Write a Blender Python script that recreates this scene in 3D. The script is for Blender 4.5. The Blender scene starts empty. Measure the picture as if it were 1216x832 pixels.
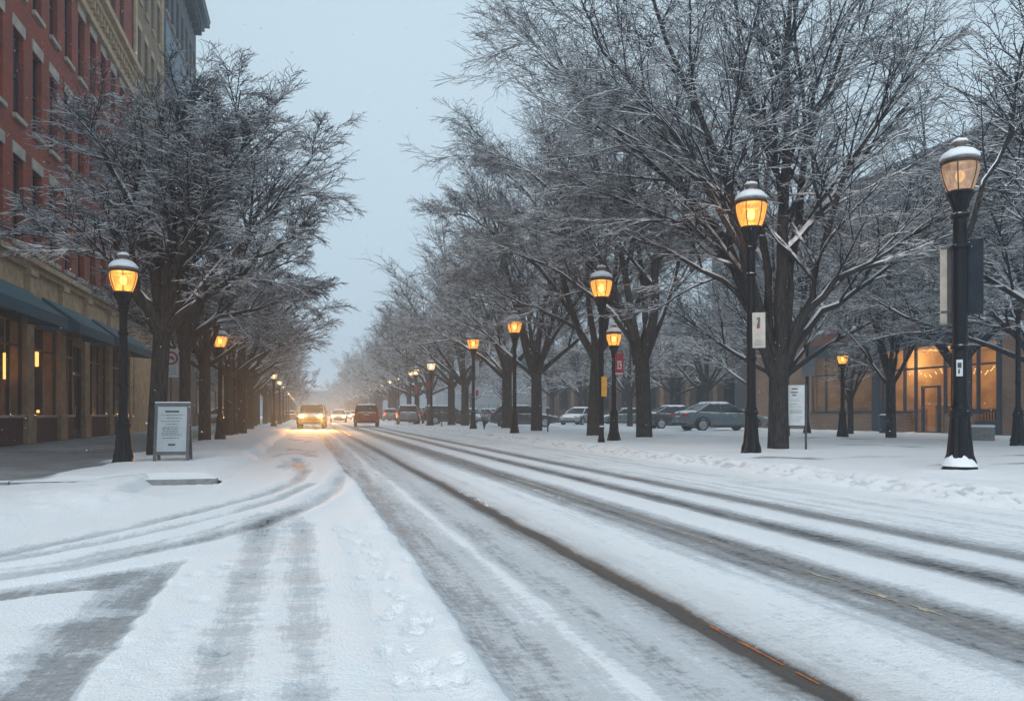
import bpy, math, random
import numpy as np
from mathutils import Vector, Matrix
PI = math.pi
R = math.radians
SC = bpy.context.scene
COL = SC.collection

# ------------------------------------------------------------------ camera, world, sun, exposure
F = 946.0 / 1216.0 * 36.0
YAW = math.atan2(240.0, 946.0)
EYE = 1.05
cam_d = bpy.data.cameras.new('camera')
cam_d.sensor_width = 36.0
cam_d.lens = F
cam_d.shift_y = 75.0 / 1216.0
cam_d.clip_start = 0.05
cam_d.clip_end = 4000
cam = bpy.data.objects.new('camera', cam_d)
cam.location = (0, 0, EYE)
cam.rotation_euler = (R(90), 0, -YAW)
COL.objects.link(cam)
SC.camera = cam

SUN_EL, SUN_AZ = R(38), R(215)          # azimuth clockwise from +Y (behind, left of the camera)
world = bpy.data.worlds.new('World')
SC.world = world
world.use_nodes = True
wn, wl = world.node_tree.nodes, world.node_tree.links
wn.clear()
sky = wn.new('ShaderNodeTexSky')
sky.sky_type = 'NISHITA'
sky.sun_disc = False
sky.sun_elevation = SUN_EL
sky.sun_rotation = SUN_AZ
sky.air_density = 1.0
sky.dust_density = 3.0
bg_sky = wn.new('ShaderNodeBackground')
bg_sky.inputs['Strength'].default_value = 0.07
wl.new(sky.outputs[0], bg_sky.inputs['Color'])
# the cloud deck: an even cool grey with very faint drifts
tc = wn.new('ShaderNodeTexCoord')
cn = wn.new('ShaderNodeTexNoise')
cn.inputs['Scale'].default_value = 1.6
cn.inputs['Detail'].default_value = 5
wl.new(tc.outputs['Generated'], cn.inputs['Vector'])
cr = wn.new('ShaderNodeValToRGB')
cr.color_ramp.elements[0].position = 0.3
cr.color_ramp.elements[0].color = (0.455, 0.568, 0.645, 1)
cr.color_ramp.elements[1].position = 0.75
cr.color_ramp.elements[1].color = (0.500, 0.615, 0.688, 1)
wl.new(cn.outputs['Fac'], cr.inputs['Fac'])
bg_cl = wn.new('ShaderNodeBackground')
bg_cl.inputs['Strength'].default_value = 1.0
wl.new(cr.outputs[0], bg_cl.inputs['Color'])
mx = wn.new('ShaderNodeMixShader')
mx.inputs[0].default_value = 0.88
wl.new(bg_sky.outputs[0], mx.inputs[1])
wl.new(bg_cl.outputs[0], mx.inputs[2])
wo = wn.new('ShaderNodeOutputWorld')
wl.new(mx.outputs[0], wo.inputs['Surface'])

sun_d = bpy.data.lights.new('sun', 'SUN')
sun_d.energy = 1.2
sun_d.angle = R(40)
sun_d.color = (1.0, 0.985, 0.965)
sun = bpy.data.objects.new('sun', sun_d)
sun.rotation_euler = (R(90) - SUN_EL, 0, -SUN_AZ + PI)
sun.rotation_euler = Vector((-math.sin(SUN_AZ) * math.cos(SUN_EL), -math.cos(SUN_AZ) * math.cos(SUN_EL), -math.sin(SUN_EL))).to_track_quat('-Z', 'Y').to_euler()
COL.objects.link(sun)

SC.view_settings.view_transform = 'Standard'
SC.view_settings.look = 'None'
SC.view_settings.gamma = 1
SC.view_settings.use_curve_mapping = False
SC.view_settings.exposure = 0.50
SC.render.engine = 'CYCLES'
SC.cycles.use_denoising = True
SC.cycles.max_bounces = 5
SC.cycles.diffuse_bounces = 2
SC.cycles.glossy_bounces = 2
SC.cycles.transmission_bounces = 3
SC.cycles.transparent_max_bounces = 8
SC.cycles.volume_bounces = 1
SC.cycles.sample_clamp_indirect = 4.0

HAZE_DENSITY = 0.0028

# ------------------------------------------------------------------ helpers
CY, SY = math.cos(YAW), math.sin(YAW)

def at(px, py, z=0.0):
    """photo pixel -> point on the horizontal plane z"""
    u = (px - 608.0) / 946.0
    v = (491.0 - py) / 946.0
    d = (z - EYE) / v
    r = u * d
    return Vector((r * CY + d * SY, d * CY - r * SY, z))

def at_d(px, py, d):
    """photo pixel -> point at distance d along the viewing axis"""
    u = (px - 608.0) / 946.0
    v = (491.0 - py) / 946.0
    r = u * d
    return Vector((r * CY + d * SY, d * CY - r * SY, EYE + v * d))

def depth(p):
    return p[0] * SY + p[1] * CY

def y_on(px, X):
    u = (px - 608.0) / 946.0
    return X * (CY - u * SY) / (SY + u * CY)

# --- materials
def mat(name):
    m = bpy.data.materials.new(name)
    m.use_nodes = True
    nt = m.node_tree
    nt.nodes.clear()
    out = nt.nodes.new('ShaderNodeOutputMaterial')
    return m, nt, out

def nd(nt, kind, _ins=None, **kw):
    n = nt.nodes.new('ShaderNode' + kind)
    for k, v in kw.items():
        setattr(n, k, v)
    for k, v in (_ins or {}).items():
        if isinstance(v, bpy.types.NodeSocket):
            nt.links.new(v, n.inputs[k])
        else:
            n.inputs[k].default_value = v
    return n

def math_n(nt, op, a, b=None, clamp=False):
    n = nt.nodes.new('ShaderNodeMath')
    n.operation = op
    n.use_clamp = clamp
    for i, v in enumerate((a, b)):
        if v is None:
            continue
        if isinstance(v, bpy.types.NodeSocket):
            nt.links.new(v, n.inputs[i])
        else:
            n.inputs[i].default_value = v
    return n.outputs[0]

def smooth(nt, v, lo, hi, a=0.0, b=1.0):
    n = nd(nt, 'MapRange', {'Value': v, 'From Min': lo, 'From Max': hi, 'To Min': a, 'To Max': b}, interpolation_type='SMOOTHSTEP')
    return n.outputs[0]

def ramp(nt, fac, stops):
    n = nt.nodes.new('ShaderNodeValToRGB')
    e = n.color_ramp.elements
    while len(e) < len(stops):
        e.new(0.5)
    for i, (p, c) in enumerate(stops):
        e[i].position = p
        e[i].color = (*c, 1) if len(c) == 3 else c
    nt.links.new(fac, n.inputs['Fac'])
    return n.outputs[0]

def mixc(nt, fac, a, b, blend='MIX'):
    n = nt.nodes.new('ShaderNodeMix')
    n.data_type = 'RGBA'
    n.blend_type = blend
    for k, v in ((0, fac), (6, a), (7, b)):
        if isinstance(v, bpy.types.NodeSocket):
            nt.links.new(v, n.inputs[k])
        else:
            n.inputs[k].default_value = v if k == 0 else (*v, 1)
    return n.outputs[2]

def coords(nt, scale=(1, 1, 1), space='Object', rot=(0, 0, 0)):
    t = nd(nt, 'TexCoord')
    m = nd(nt, 'Mapping', {'Vector': t.outputs[space], 'Scale': scale, 'Rotation': rot})
    return m.outputs[0]

def noise(nt, vec, scale, detail=4.0, rough=0.55, out='Fac'):
    return nd(nt, 'TexNoise', {'Vector': vec, 'Scale': scale, 'Detail': detail, 'Roughness': rough}).outputs[out]

def bsdf(nt, out, color, rough=0.6, metal=0.0, spec=0.5, normal=None, **kw):
    b = nd(nt, 'BsdfPrincipled')
    def put(k, v):
        if isinstance(v, bpy.types.NodeSocket):
            nt.links.new(v, b.inputs[k])
        elif k == 'Base Color':
            b.inputs[k].default_value = (*v, 1)
        else:
            b.inputs[k].default_value = v
    put('Base Color', color)
    put('Roughness', rough)
    put('Metallic', metal)
    put('Specular IOR Level', spec)
    if normal is not None:
        put('Normal', normal)
    for k, v in kw.items():
        put(k, v)
    nt.links.new(b.outputs[0], out.inputs['Surface'])
    return b

def bump(nt, h, strength=0.4, dist=0.02):
    return nd(nt, 'Bump', {'Height': h, 'Strength': strength, 'Distance': dist}).outputs[0]

SNOW = (0.885, 0.91, 0.935)

def plain(name, color, rough=0.6, metal=0.0, spec=0.5, var=0.25, scale=6.0, snow=0.0, bumpiness=0.0):
    """a painted / cast / cloth surface with uneven tone; snow > 0 lets snow lie on upward faces"""
    m, nt, out = mat(name)
    v = coords(nt)
    n = noise(nt, v, scale, 5)
    c = mixc(nt, smooth(nt, n, 0.3, 0.7), tuple(x * (1 - var) for x in color), tuple(min(1, x * (1 + var)) for x in color))
    r = smooth(nt, n, 0.2, 0.8, rough - 0.08, rough + 0.08)
    nrm = None
    if bumpiness:
        nrm = bump(nt, noise(nt, v, scale * 8, 4), bumpiness, 0.01)
    if snow:
        g = nd(nt, 'NewGeometry')
        z = nd(nt, 'SeparateXYZ', {0: g.outputs['Normal']}).outputs[2]
        n2 = noise(nt, v, 9.0, 4)
        s = smooth(nt, math_n(nt, 'ADD', z, math_n(nt, 'MULTIPLY', math_n(nt, 'SUBTRACT', n2, 0.5), 0.9)), 1.0 - snow, 1.08 - snow)
        c = mixc(nt, s, c, SNOW)
        r = math_n(nt, 'MAXIMUM', r, math_n(nt, 'MULTIPLY', s, 0.75))
    bsdf(nt, out, c, r, metal, spec, nrm)
    return m

def emit(name, color, strength):
    m, nt, out = mat(name)
    e = nd(nt, 'Emission', {'Color': (*color, 1), 'Strength': strength})
    nt.links.new(e.outputs[0], out.inputs['Surface'])
    return m

# --- meshes
class MB:
    """collects verts and faces of one mesh"""
    def __init__(self):
        self.v, self.f = [], []
    def add(self, vs, fs):
        o = len(self.v)
        self.v += [tuple(p) for p in vs]
        self.f += [tuple(i + o for i in q) for q in fs]
        return self
    def box(self, x0, x1, y0, y1, z0, z1, M=None):
        vs = [Vector((x, y, z)) for z in (z0, z1) for y in (y0, y1) for x in (x0, x1)]
        if M is not None:
            vs = [M @ p for p in vs]
        return self.add(vs, [(0, 2, 3, 1), (4, 5, 7, 6), (0, 1, 5, 4), (2, 6, 7, 3), (0, 4, 6, 2), (1, 3, 7, 5)])
    def quad(self, a, b, c, d):
        return self.add([a, b, c, d], [(0, 1, 2, 3)])
    def lathe(self, prof, n=16, c=(0, 0, 0), flute=0, fl_amp=0.0, M=None, fl_from=None, fl_to=None):
        vs = []
        for k, (r, z) in enumerate(prof):
            for i in range(n):
                a = 2 * PI * i / n
                rr = r
                if flute and (fl_from is None or fl_from <= z <= fl_to):
                    rr = r * (1 + fl_amp * math.cos(flute * a))
                p = Vector((c[0] + rr * math.cos(a), c[1] + rr * math.sin(a), c[2] + z))
                vs.append(M @ p if M is not None else p)
        fs = []
        for k in range(len(prof) - 1):
            for i in range(n):
                j = (i + 1) % n
                fs.append((k * n + i, k * n + j, (k + 1) * n + j, (k + 1) * n + i))
        fs.append(tuple(reversed(range(n))))
        fs.append(tuple((len(prof) - 1) * n + i for i in range(n)))
        return self.add(vs, fs)
    def tube(self, pts, rad, n=8, cap=True):
        pts = [Vector(p) for p in pts]
        if not hasattr(rad, '__len__'):
            rad = [rad] * len(pts)
        vs = []
        for i, p in enumerate(pts):
            t = (pts[min(i + 1, len(pts) - 1)] - pts[max(i - 1, 0)]).normalized()
            ref = Vector((0, 0, 1)) if abs(t.z) < 0.95 else Vector((1, 0, 0))
            a = t.cross(ref).normalized()
            b = a.cross(t)
            for k in range(n):
                w = 2 * PI * k / n
                vs.append(p + rad[i] * (math.cos(w) * a + math.sin(w) * b))
        fs = []
        for i in range(len(pts) - 1):
            for k in range(n):
                j = (k + 1) % n
                fs.append((i * n + k, i * n + j, (i + 1) * n + j, (i + 1) * n + k))
        if cap:
            fs.append(tuple(range(n)))
            fs.append(tuple(reversed([(len(pts) - 1) * n + k for k in range(n)])))
        return self.add(vs, fs)
    def ball(self, c, r, n=10, m=6, sz=1.0):
        prof = [(max(0.001, r * math.sin(PI * k / m)), -r * sz * math.cos(PI * k / m)) for k in range(m + 1)]
        return self.lathe(prof, n, c)
    def build(self, name, m, parent=None, smooth=False, bevel=0.0, sub=0):
        me = bpy.data.meshes.new(name)
        me.from_pydata(self.v, [], self.f)
        me.validate()
        if smooth:
            me.polygons.foreach_set('use_smooth', [True] * len(me.polygons))
        if m is not None:
            me.materials.append(m)
        o = bpy.data.objects.new(name, me)
        COL.objects.link(o)
        if parent is not None:
            o.parent = parent
        if bevel:
            b = o.modifiers.new('bevel', 'BEVEL')
            b.width = bevel
            b.segments = 2
            b.limit_method = 'ANGLE'
        if sub:
            s = o.modifiers.new('sub', 'SUBSURF')
            s.levels = sub
            s.render_levels = sub
        return o

def np_mesh(name, V, Q, m, parent=None, smooth=False, attrs=None):
    """fast mesh from arrays: V (n,3), Q (k,4) quads"""
    me = bpy.data.meshes.new(name)
    n, k = len(V), len(Q)
    me.vertices.add(n)
    me.vertices.foreach_set('co', np.ascontiguousarray(V, dtype=np.float32).ravel())
    me.loops.add(k * 4)
    me.loops.foreach_set('vertex_index', np.ascontiguousarray(Q, dtype=np.int32).ravel())
    me.polygons.add(k)
    me.polygons.foreach_set('loop_start', np.arange(0, k * 4, 4, dtype=np.int32))
    me.polygons.foreach_set('loop_total', np.full(k, 4, dtype=np.int32))
    me.polygons.foreach_set('use_smooth', np.full(k, smooth, dtype=bool))
    me.update(calc_edges=True)
    for an, av in (attrs or {}).items():
        a = me.attributes.new(an, 'FLOAT', 'POINT')
        a.data.foreach_set('value', np.ascontiguousarray(av, dtype=np.float32).ravel())
    if m is not None:
        me.materials.append(m)
    o = bpy.data.objects.new(name, me)
    COL.objects.link(o)
    if parent is not None:
        o.parent = parent
    return o

def tag(o, label=None, cat=None, group=None, kind=None):
    if label: o['label'] = label
    if cat: o['category'] = cat
    if group: o['group'] = group
    if kind: o['kind'] = kind
    return o

def empty(name, loc, rz=0.0):
    o = bpy.data.objects.new(name, None)
    o.empty_display_size = 0.2
    o.location = loc
    o.rotation_euler = (0, 0, rz)
    COL.objects.link(o)
    return o

KIDS = {}
def children(o):
    return [c for c in bpy.data.objects if c.parent is o]

def copy_tree(o, kids=None):
    """a thing, its parts and their sub-parts; kids caches the hierarchy"""
    if o.name not in KIDS:
        KIDS[o.name] = [(c, children(c)) for c in children(o)]
    r = o.copy(); COL.objects.link(r)
    for c, gs in KIDS[o.name]:
        d = c.copy(); COL.objects.link(d); d.parent = r
        for g in gs:
            h = g.copy(); COL.objects.link(h); h.parent = d
    return r

# --- numpy value noise for terrain
def _hash(ix, iy, seed):
    h = (ix.astype(np.int64) * 374761393 + iy.astype(np.int64) * 668265263 + seed * 982451653) & 0x7fffffff
    h = ((h ^ (h >> 13)) * 1274126177) & 0x7fffffff
    h = h ^ (h >> 16)
    return (h & 0xffff) / 65535.0

def vnoise(x, y, seed=0):
    ix, iy = np.floor(x), np.floor(y)
    fx, fy = x - ix, y - iy
    fx = fx * fx * (3 - 2 * fx); fy = fy * fy * (3 - 2 * fy)
    a = _hash(ix, iy, seed); b = _hash(ix + 1, iy, seed)
    c = _hash(ix, iy + 1, seed); d = _hash(ix + 1, iy + 1, seed)
    return (a * (1 - fx) + b * fx) * (1 - fy) + (c * (1 - fx) + d * fx) * fy

def fbm(x, y, seed=0, oct=4):
    s, a, t = 0.0, 1.0, 0.0
    for o in range(oct):
        s = s + a * vnoise(x * 2 ** o, y * 2 ** o, seed + o * 17)
        t += a; a *= 0.5
    return s / t

def sstep(x, lo, hi):
    t = np.clip((x - lo) / (hi - lo), 0, 1)
    return t * t * (3 - 2 * t)

def seg_dist(X, Y, pts):
    best = np.full(X.shape, 1e9)
    for (x0, y0), (x1, y1) in zip(pts[:-1], pts[1:]):
        dx, dy = x1 - x0, y1 - y0
        t = np.clip(((X - x0) * dx + (Y - y0) * dy) / (dx * dx + dy * dy), 0, 1)
        best = np.minimum(best, np.hypot(X - x0 - t * dx, Y - y0 - t * dy))
    return best

def grid(xs, ys):
    X, Y = np.meshgrid(xs, ys)
    nx, ny = len(xs), len(ys)
    i = np.arange(nx * ny).reshape(ny, nx)
    Q = np.stack([i[:-1, :-1], i[:-1, 1:], i[1:, 1:], i[1:, :-1]], -1).reshape(-1, 4)
    return X, Y, Q

def graded(a, b, first, ratio):
    ys = [a]
    st = first
    while ys[-1] < b:
        ys.append(ys[-1] + st); st *= ratio
    ys[-1] = b
    return np.array(ys)
# ------------------------------------------------------------------ ground
def snow_surface(name, base, base2, stretch=(5, 0.5, 1), paver=False):
    """snow lying in uneven cover over a paving; 'cov' = how much snow, 'tint' = brown road grime"""
    m, nt, out = mat(name)
    cov = nd(nt, 'Attribute', attribute_name='cov').outputs['Fac']
    tint = nd(nt, 'Attribute', attribute_name='tint').outputs['Fac']
    vs = coords(nt, stretch)
    v = coords(nt)
    n1 = noise(nt, vs, 1.6, 6, 0.6)
    n2 = noise(nt, v, 22.0, 5, 0.65)
    n3 = noise(nt, v, 1.1, 5, 0.6)
    n4 = noise(nt, coords(nt, (2.2, 9.0, 1)), 2.4, 5, 0.6)
    n5 = noise(nt, coords(nt, (34, 2.2, 1)), 1.5, 6, 0.7)
    n6 = noise(nt, v, 95, 3, 0.7)
    c = math_n(nt, 'ADD', cov, math_n(nt, 'MULTIPLY', math_n(nt, 'SUBTRACT', n1, 0.5), 0.36))
    c = math_n(nt, 'ADD', c, math_n(nt, 'MULTIPLY', math_n(nt, 'SUBTRACT', n2, 0.5), 0.34))
    c = math_n(nt, 'ADD', c, math_n(nt, 'MULTIPLY', math_n(nt, 'SUBTRACT', n5, 0.5), 0.34))
    c = math_n(nt, 'ADD', c, math_n(nt, 'MULTIPLY', math_n(nt, 'SUBTRACT', n6, 0.5), 0.26))
    c = math_n(nt, 'ADD', c, math_n(nt, 'MULTIPLY', math_n(nt, 'SUBTRACT', n3, 0.5), 0.25))
    c = math_n(nt, 'ADD', c, math_n(nt, 'MULTIPLY', math_n(nt, 'SUBTRACT', n4, 0.5), 0.26), True)
    bcol = mixc(nt, noise(nt, v, 60, 4), base, base2)
    if paver:
        bt = nd(nt, 'TexBrick', {'Vector': coords(nt), 'Scale': 1.0, 'Mortar Size': 0.012, 'Brick Width': 1.2, 'Row Height': 1.2,
                                 'Color1': (1, 1, 1, 1), 'Color2': (0.86, 0.86, 0.86, 1), 'Mortar': (0.45, 0.45, 0.45, 1)}, offset=0.0)
        bcol = mixc(nt, 1.0, bcol, bt.outputs[0], 'MULTIPLY')
    slush = mixc(nt, n2, (0.25, 0.265, 0.28), (0.41, 0.43, 0.45))
    thin = mixc(nt, n2, (0.55, 0.58, 0.61), (0.66, 0.69, 0.72))
    col = mixc(nt, smooth(nt, c, 0.14, 0.32), bcol, slush)
    col = mixc(nt, smooth(nt, c, 0.34, 0.54), col, thin)
    col = mixc(nt, smooth(nt, c, 0.58, 0.80), col, SNOW)
    col = mixc(nt, math_n(nt, 'MULTIPLY', tint, smooth(nt, n1, 0.25, 0.75, 0.35, 1.0), True), col, (0.17, 0.138, 0.112))
    rough = smooth(nt, c, 0.05, 0.5, 0.34, 0.82)
    hb = math_n(nt, 'ADD', math_n(nt, 'MULTIPLY', n2, 0.6), noise(nt, v, 70, 4))
    hb = math_n(nt, 'ADD', hb, math_n(nt, 'MULTIPLY', c, 1.2))
    nrm = bump(nt, hb, 0.65, 0.022)
    bsdf(nt, out, col, rough, 0, 0.35, nrm)
    return m

M_ROAD = snow_surface('snowy_asphalt', (0.040, 0.041, 0.044), (0.075, 0.076, 0.080))
M_PAVE = snow_surface('snowy_concrete', (0.15, 0.155, 0.16), (0.23, 0.235, 0.24), (1, 1, 1), True)
M_VERGE = snow_surface('snowy_grass', (0.10, 0.105, 0.11), (0.19, 0.195, 0.2), (0.6, 3.0, 1))
M_KERB = plain('kerb_stone', (0.20, 0.205, 0.21), 0.8, var=0.25, scale=9, snow=0.30, bumpiness=0.3)

# cover of snow across the carriageway (distance from the camera's line, metres)
PROF = np.array([(-9, .93), (-.95, .93), (.30, .96), (.60, .96), (.66, .90), (.70, .44), (.84, .46), (.98, .52), (1.10, .70), (1.18, .78), (1.27, .56),
                 (1.42, .50), (1.55, .60), (1.66, .55), (1.76, .40), (1.815, .14), (1.845, -.08), (1.90, -.08), (1.915, .05), (1.94, .48), (1.99, .74),
                 (2.2, .78), (2.42, .84), (2.6, .76), (2.74, .60), (2.88, .36), (3.02, .30), (3.10, .25), (3.15, .38), (3.20, .35),
                 (3.26, .25), (3.34, .36), (3.46, .74), (3.66, .88), (3.86, .84), (3.98, .52), (4.08, .26), (4.17, .20), (4.27, .34),
                 (4.42, .74), (4.62, .84), (4.78, .66), (4.90, .34), (5.02, .28), (5.12, .38), (5.22, .60), (5.4, .72), (5.9, .76), (6.5, .72), (6.9, .70), (7.1, .86), (9, .95)])
TINTP = np.array([(-9, 0), (1.6, 0), (1.86, .5), (1.95, .55), (2.1, .28), (2.35, .04), (2.6, 0), (2.95, .1), (3.08, .5), (3.2, .55), (3.3, .2), (3.5, .0),
                  (4.0, .1), (4.15, .12), (4.3, 0), (4.85, .1), (4.95, .42), (5.08, .30), (5.2, 0), (9, 0)])

def px_line(pts, z=0.0):
    return [(p.x, p.y) for p in (at(a, b, z) for a, b in pts)]

TRACKS = [px_line([(-40, 668), (0, 662), (80, 645), (160, 628), (240, 608), (310, 590), (350, 575), (362, 560), (350, 545)]),
          px_line([(-40, 676), (0, 670), (90, 654), (180, 634), (260, 615), (330, 594), (372, 575)]),
          px_line([(-40, 694), (0, 689), (80, 677), (160, 660), (240, 643), (320, 620), (370, 600), (400, 580), (412, 560)]),
          px_line([(-40, 684), (0, 680), (80, 669), (160, 652), (240, 634), (310, 612)])]
BANK = px_line([(-260, 655), (0, 640), (60, 628), (130, 616), (200, 606), (260, 594), (318, 578), (330, 570)])

def road_fields(X, Y):
    wob = (fbm(X * .0 + 3.1, Y * .35, 5, 3) - .5) * .16
    drift = 0.0085 * np.clip(Y - 6, 0, 60)          # the ploughed edge creeps left up the street
    we = np.clip(1.6 - X, 0, 1)
    Xe = X + drift * we + wob * .5 * np.clip(3 - np.abs(X - 2), 0, 1) + (fbm(X * 2, Y * 3, 9, 3) - .5) * .05
    far = np.clip((Y - 30) / 120, 0, 1)
    cov = np.interp(Xe, PROF[:, 0], PROF[:, 1])
    tint = np.interp(Xe, TINTP[:, 0], TINTP[:, 1])
    cov = cov * (1 - far * .3) + .7 * far * .3
    # long grey streaks worn into the lanes
    st = fbm(X * 9, Y * .22, 21, 4) - .5
    cov = cov + st * .32 * (Xe > .7) * (cov > .3)
    h = np.where(cov > .0, .026 * np.clip(cov, 0, 1), 0)
    # left strip of deep snow near the camera: a ridge of snow with two wind-ribbed worn bands
    near = sstep(Y, 9.5, 7.0)
    for c0, w, dpt in ((-.36, .15, .42), (-.02, .13, .40), (.33, .07, .14)):
        b = np.exp(-((X - c0 + .012 * (Y - 4) ) / w) ** 2) * near * (X < .7)
        rip = .55 + .75 * (fbm(X * 3.0, Y * 7.5, 33, 3))
        cov -= dpt * b * rip
        h -= .012 * b * rip
    # parking lane beyond the junction: thinner, greyer
    pk = sstep(Y, 13, 17) * sstep(X, -1.2, -.7) * sstep(Xe, .62, .3)
    cov -= pk * (.10 + .30 * sstep(fbm(X * 2.2, Y * .5, 77, 4), .5, .75))
    # turning tracks
    for i, t in enumerate(TRACKS):
        d = seg_dist(X, Y, t)
        w = (.13, .09, .15, .06)[i]
        k = np.exp(-(d / w) ** 2) * (X < .66 - 0 * Y)
        cov -= (.40, .34, .46, .24)[i] * k * (.55 + .9 * fbm(X * .7, Y * .7, 41 + i, 3)) * sstep(X, .75, .4)
        h -= .018 * k
        h += .014 * np.exp(-((d - .22) / .07) ** 2)
    turn = sstep(Y, 5.6, 6.2) * sstep(Y, 13, 11) * sstep(X, .3, -.4)
    cov -= .06 * turn
    # bare pavement at the lower left, with its patch of drifted snow
    fe = (fbm(X * 2.5, Y * 6, 61, 4) - .5)
    bare = sstep(X + fe * .06, -.80, -.88)
    top = 5.28 + (X + 1.77) * .80
    bare = bare * sstep(Y + fe * .12, top + .07, top - .07)
    ptop = 4.97 + (X + 1.7) * .42
    patch = sstep(X + fe * .30, -1.06, -1.36) * sstep(Y + fe * .12, ptop + .06, ptop - .06)
    bare = bare * (1 - patch)
    cov = cov * (1 - bare) + bare * (.36 + .16 * sstep(fbm(X * 1.3, Y * 2.6, 71, 4), .52, .7))
    h = h * (1 - bare) + bare * .002
    # snow bank at the corner
    d = seg_dist(X, Y, BANK)
    bx = np.array([p[0] for p in BANK]); by = np.array([p[1] for p in BANK])
    inside = (Y > np.interp(X, bx, by)) & (X < bx[-1] + .2) & (Y < 12.62)
    lump = fbm(X * 2.2, Y * 2.2, 88, 5)
    e = np.where(inside, sstep(d, 0, .9), 0)
    edge_r = sstep(X, -.45, -1.4)
    crest = np.exp(-((X + 2.0) / 1.0) ** 2)
    bh = (.05 + .09 * crest) * e * edge_r * (.55 + .9 * lump)
    kerb_gap = sstep(X, -2.35, -2.15) * sstep(X, -1.15, -1.3)
    bh = bh * (1 - kerb_gap * sstep(Y, 9.6, 11.2))
    h = h + bh + np.where(inside, (fbm(X * 9, Y * 9, 90, 3) - .5) * .03 * e, 0)
    cov = np.where(inside, np.maximum(cov, .97 * e + cov * (1 - e)), cov)
    # general unevenness, crumbs and a few footprints in the strip
    h += (fbm(X * 3, Y * 3, 101, 4) - .5) * .020 * np.clip(cov, 0, 1)
    edge = np.exp(-((Xe - .62) / .09) ** 2) * sstep(Y, 40, 12)
    h += edge * (.012 + .035 * fbm(X * 8, Y * 8, 111, 4))
    rngf = np.random.RandomState(4)
    for k in range(60):
        fy = 2.9 + rngf.rand() ** 1.5 * 4.5
        fx = .47 + rngf.randn() * .085 - .02 * (fy - 3)
        rr = .020 + rngf.rand() * .018
        q = ((X - fx) / rr) ** 2 + ((Y - fy) / (rr * 1.5)) ** 2
        g = np.exp(-q ** 3)
        h += .008 * np.exp(-(q - 1.7) ** 2 * 2)
        h -= g * .026
        cov -= g * .10
    for k in range(26):
        fy = 3.2 + rngf.rand() * 2.6
        fx = -.55 + rngf.randn() * .16
        g = np.exp(-(((X - fx) / .045) ** 2 + ((Y - fy) / .06) ** 2) ** 2)
        h -= g * .012
        cov -= g * .10
    return h, cov, tint

# road sheet (carriageway, parking lane and the mouth of the side street)
xs = np.unique(np.concatenate([np.linspace(-40, -9, 12), np.arange(-9, -3, .10), np.arange(-3, 2.4, .022), np.arange(2.4, 7.6, .03)]))
ys = np.unique(np.concatenate([np.linspace(-30, 1.6, 8), graded(1.6, 330, .022, 1.0085)]))
X, Y, Q = grid(xs, ys)
h, cov, tint = road_fields(X, Y)
keep = ~((X > -999) & (X < -1.55) & (Y > 13.2))
kq = keep.ravel()[Q].all(1)
road = np_mesh('road', np.stack([X, Y, h], -1).reshape(-1, 3), Q[kq], M_ROAD, smooth=True, attrs={'cov': cov.ravel(), 'tint': tint.ravel()})
tag(road, kind='structure')

# left pavement: bare concrete by the shops, snow on the planting strip, rounded over to the road
xs = np.unique(np.concatenate([np.linspace(-60, -9.6, 14), np.arange(-9.6, -4.4, .16), np.arange(-4.4, -.6, .05)]))
ys = graded(12.46, 330, .05, 1.012)
X, Y, Q = grid(xs, ys)
strip = sstep(X + (fbm(X * 1.1, Y * .7, 7, 4) - .5) * 1.0 + .010 * (Y - 14), -3.95, -3.45)
cov = .26 + .72 * strip + (fbm(X * .8, Y * .5, 13, 4) - .5) * .30 * (1 - strip)
cov += .5 * sstep(Y + (fbm(X * 1.5, Y * 1.5, 17, 3) - .5) * .6, 12.95, 12.5)
cov += .35 * sstep(Y, 30, 60) * (1 - strip)
cov = np.where(X < -9.5, .95, cov)
mound = fbm(X * 1.6, Y * 1.6, 23, 4)
z = .10 + strip * (.03 + .07 * mound) + (fbm(X * 7, Y * 7, 29, 3) - .5) * .025 * strip
z = np.minimum(z, .108 + .25 * np.clip(Y - 12.5, 0, 2))
drop = sstep(X + (fbm(X * 0 + 2, Y * .6, 31, 3) - .5) * .25, -1.55, -.95)
z = z * (1 - drop) + (-.04) * drop
pv = np_mesh('pavement', np.stack([X, Y, z], -1).reshape(-1, 3), Q, M_PAVE, smooth=True, attrs={'cov': cov.ravel(), 'tint': 0 * cov.ravel()})
tag(pv, kind='structure')

# kerb stones along the junction
kb = MB()
x = -16.0
rk = random.Random(3)
while x < -1.4:
    w = min(1.5, -1.3 - x)
    kb.box(x, x + w - .012, 12.28, 12.475, -.02, .118 + rk.uniform(-.004, .004))
    x += w
tag(kb.build('kerb', M_KERB, bevel=.02), kind='structure')

# right side: verge with the crumbled edge of the ploughed snow, then the open plaza
xs = np.unique(np.concatenate([np.arange(6.9, 9.4, .035), graded(9.4, 60, .06, 1.035)]))
ys = np.unique(np.concatenate([np.linspace(-20, 4, 6), graded(4, 330, .06, 1.0095)]))
X, Y, Q = grid(xs, ys)
ed = 7.16 + (fbm(X * 0 + 1, Y * .45, 41, 3) - .5) * .30
rise = sstep(X, ed, ed + .75)
lumps = fbm(X * 17, Y * 15, 43, 3)
z = -.03 + .165 * rise + np.exp(-((X - ed - .45) / .38) ** 2) * (.065 + .09 * np.clip(lumps - .42, 0, 1) * 1.6)
z += (fbm(X * 1.2, Y * 1.2, 47, 4) - .5) * .09 * rise + (fbm(X * 6, Y * 6, 49, 3) - .5) * .025 * rise
cov = .95 - np.exp(-((X - ed - .4) / .34) ** 2) * .36 * sstep(lumps, .60, .36)
cov = cov + (fbm(X * 1.4, Y * 1.4, 53, 4) - .5) * .25
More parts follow.
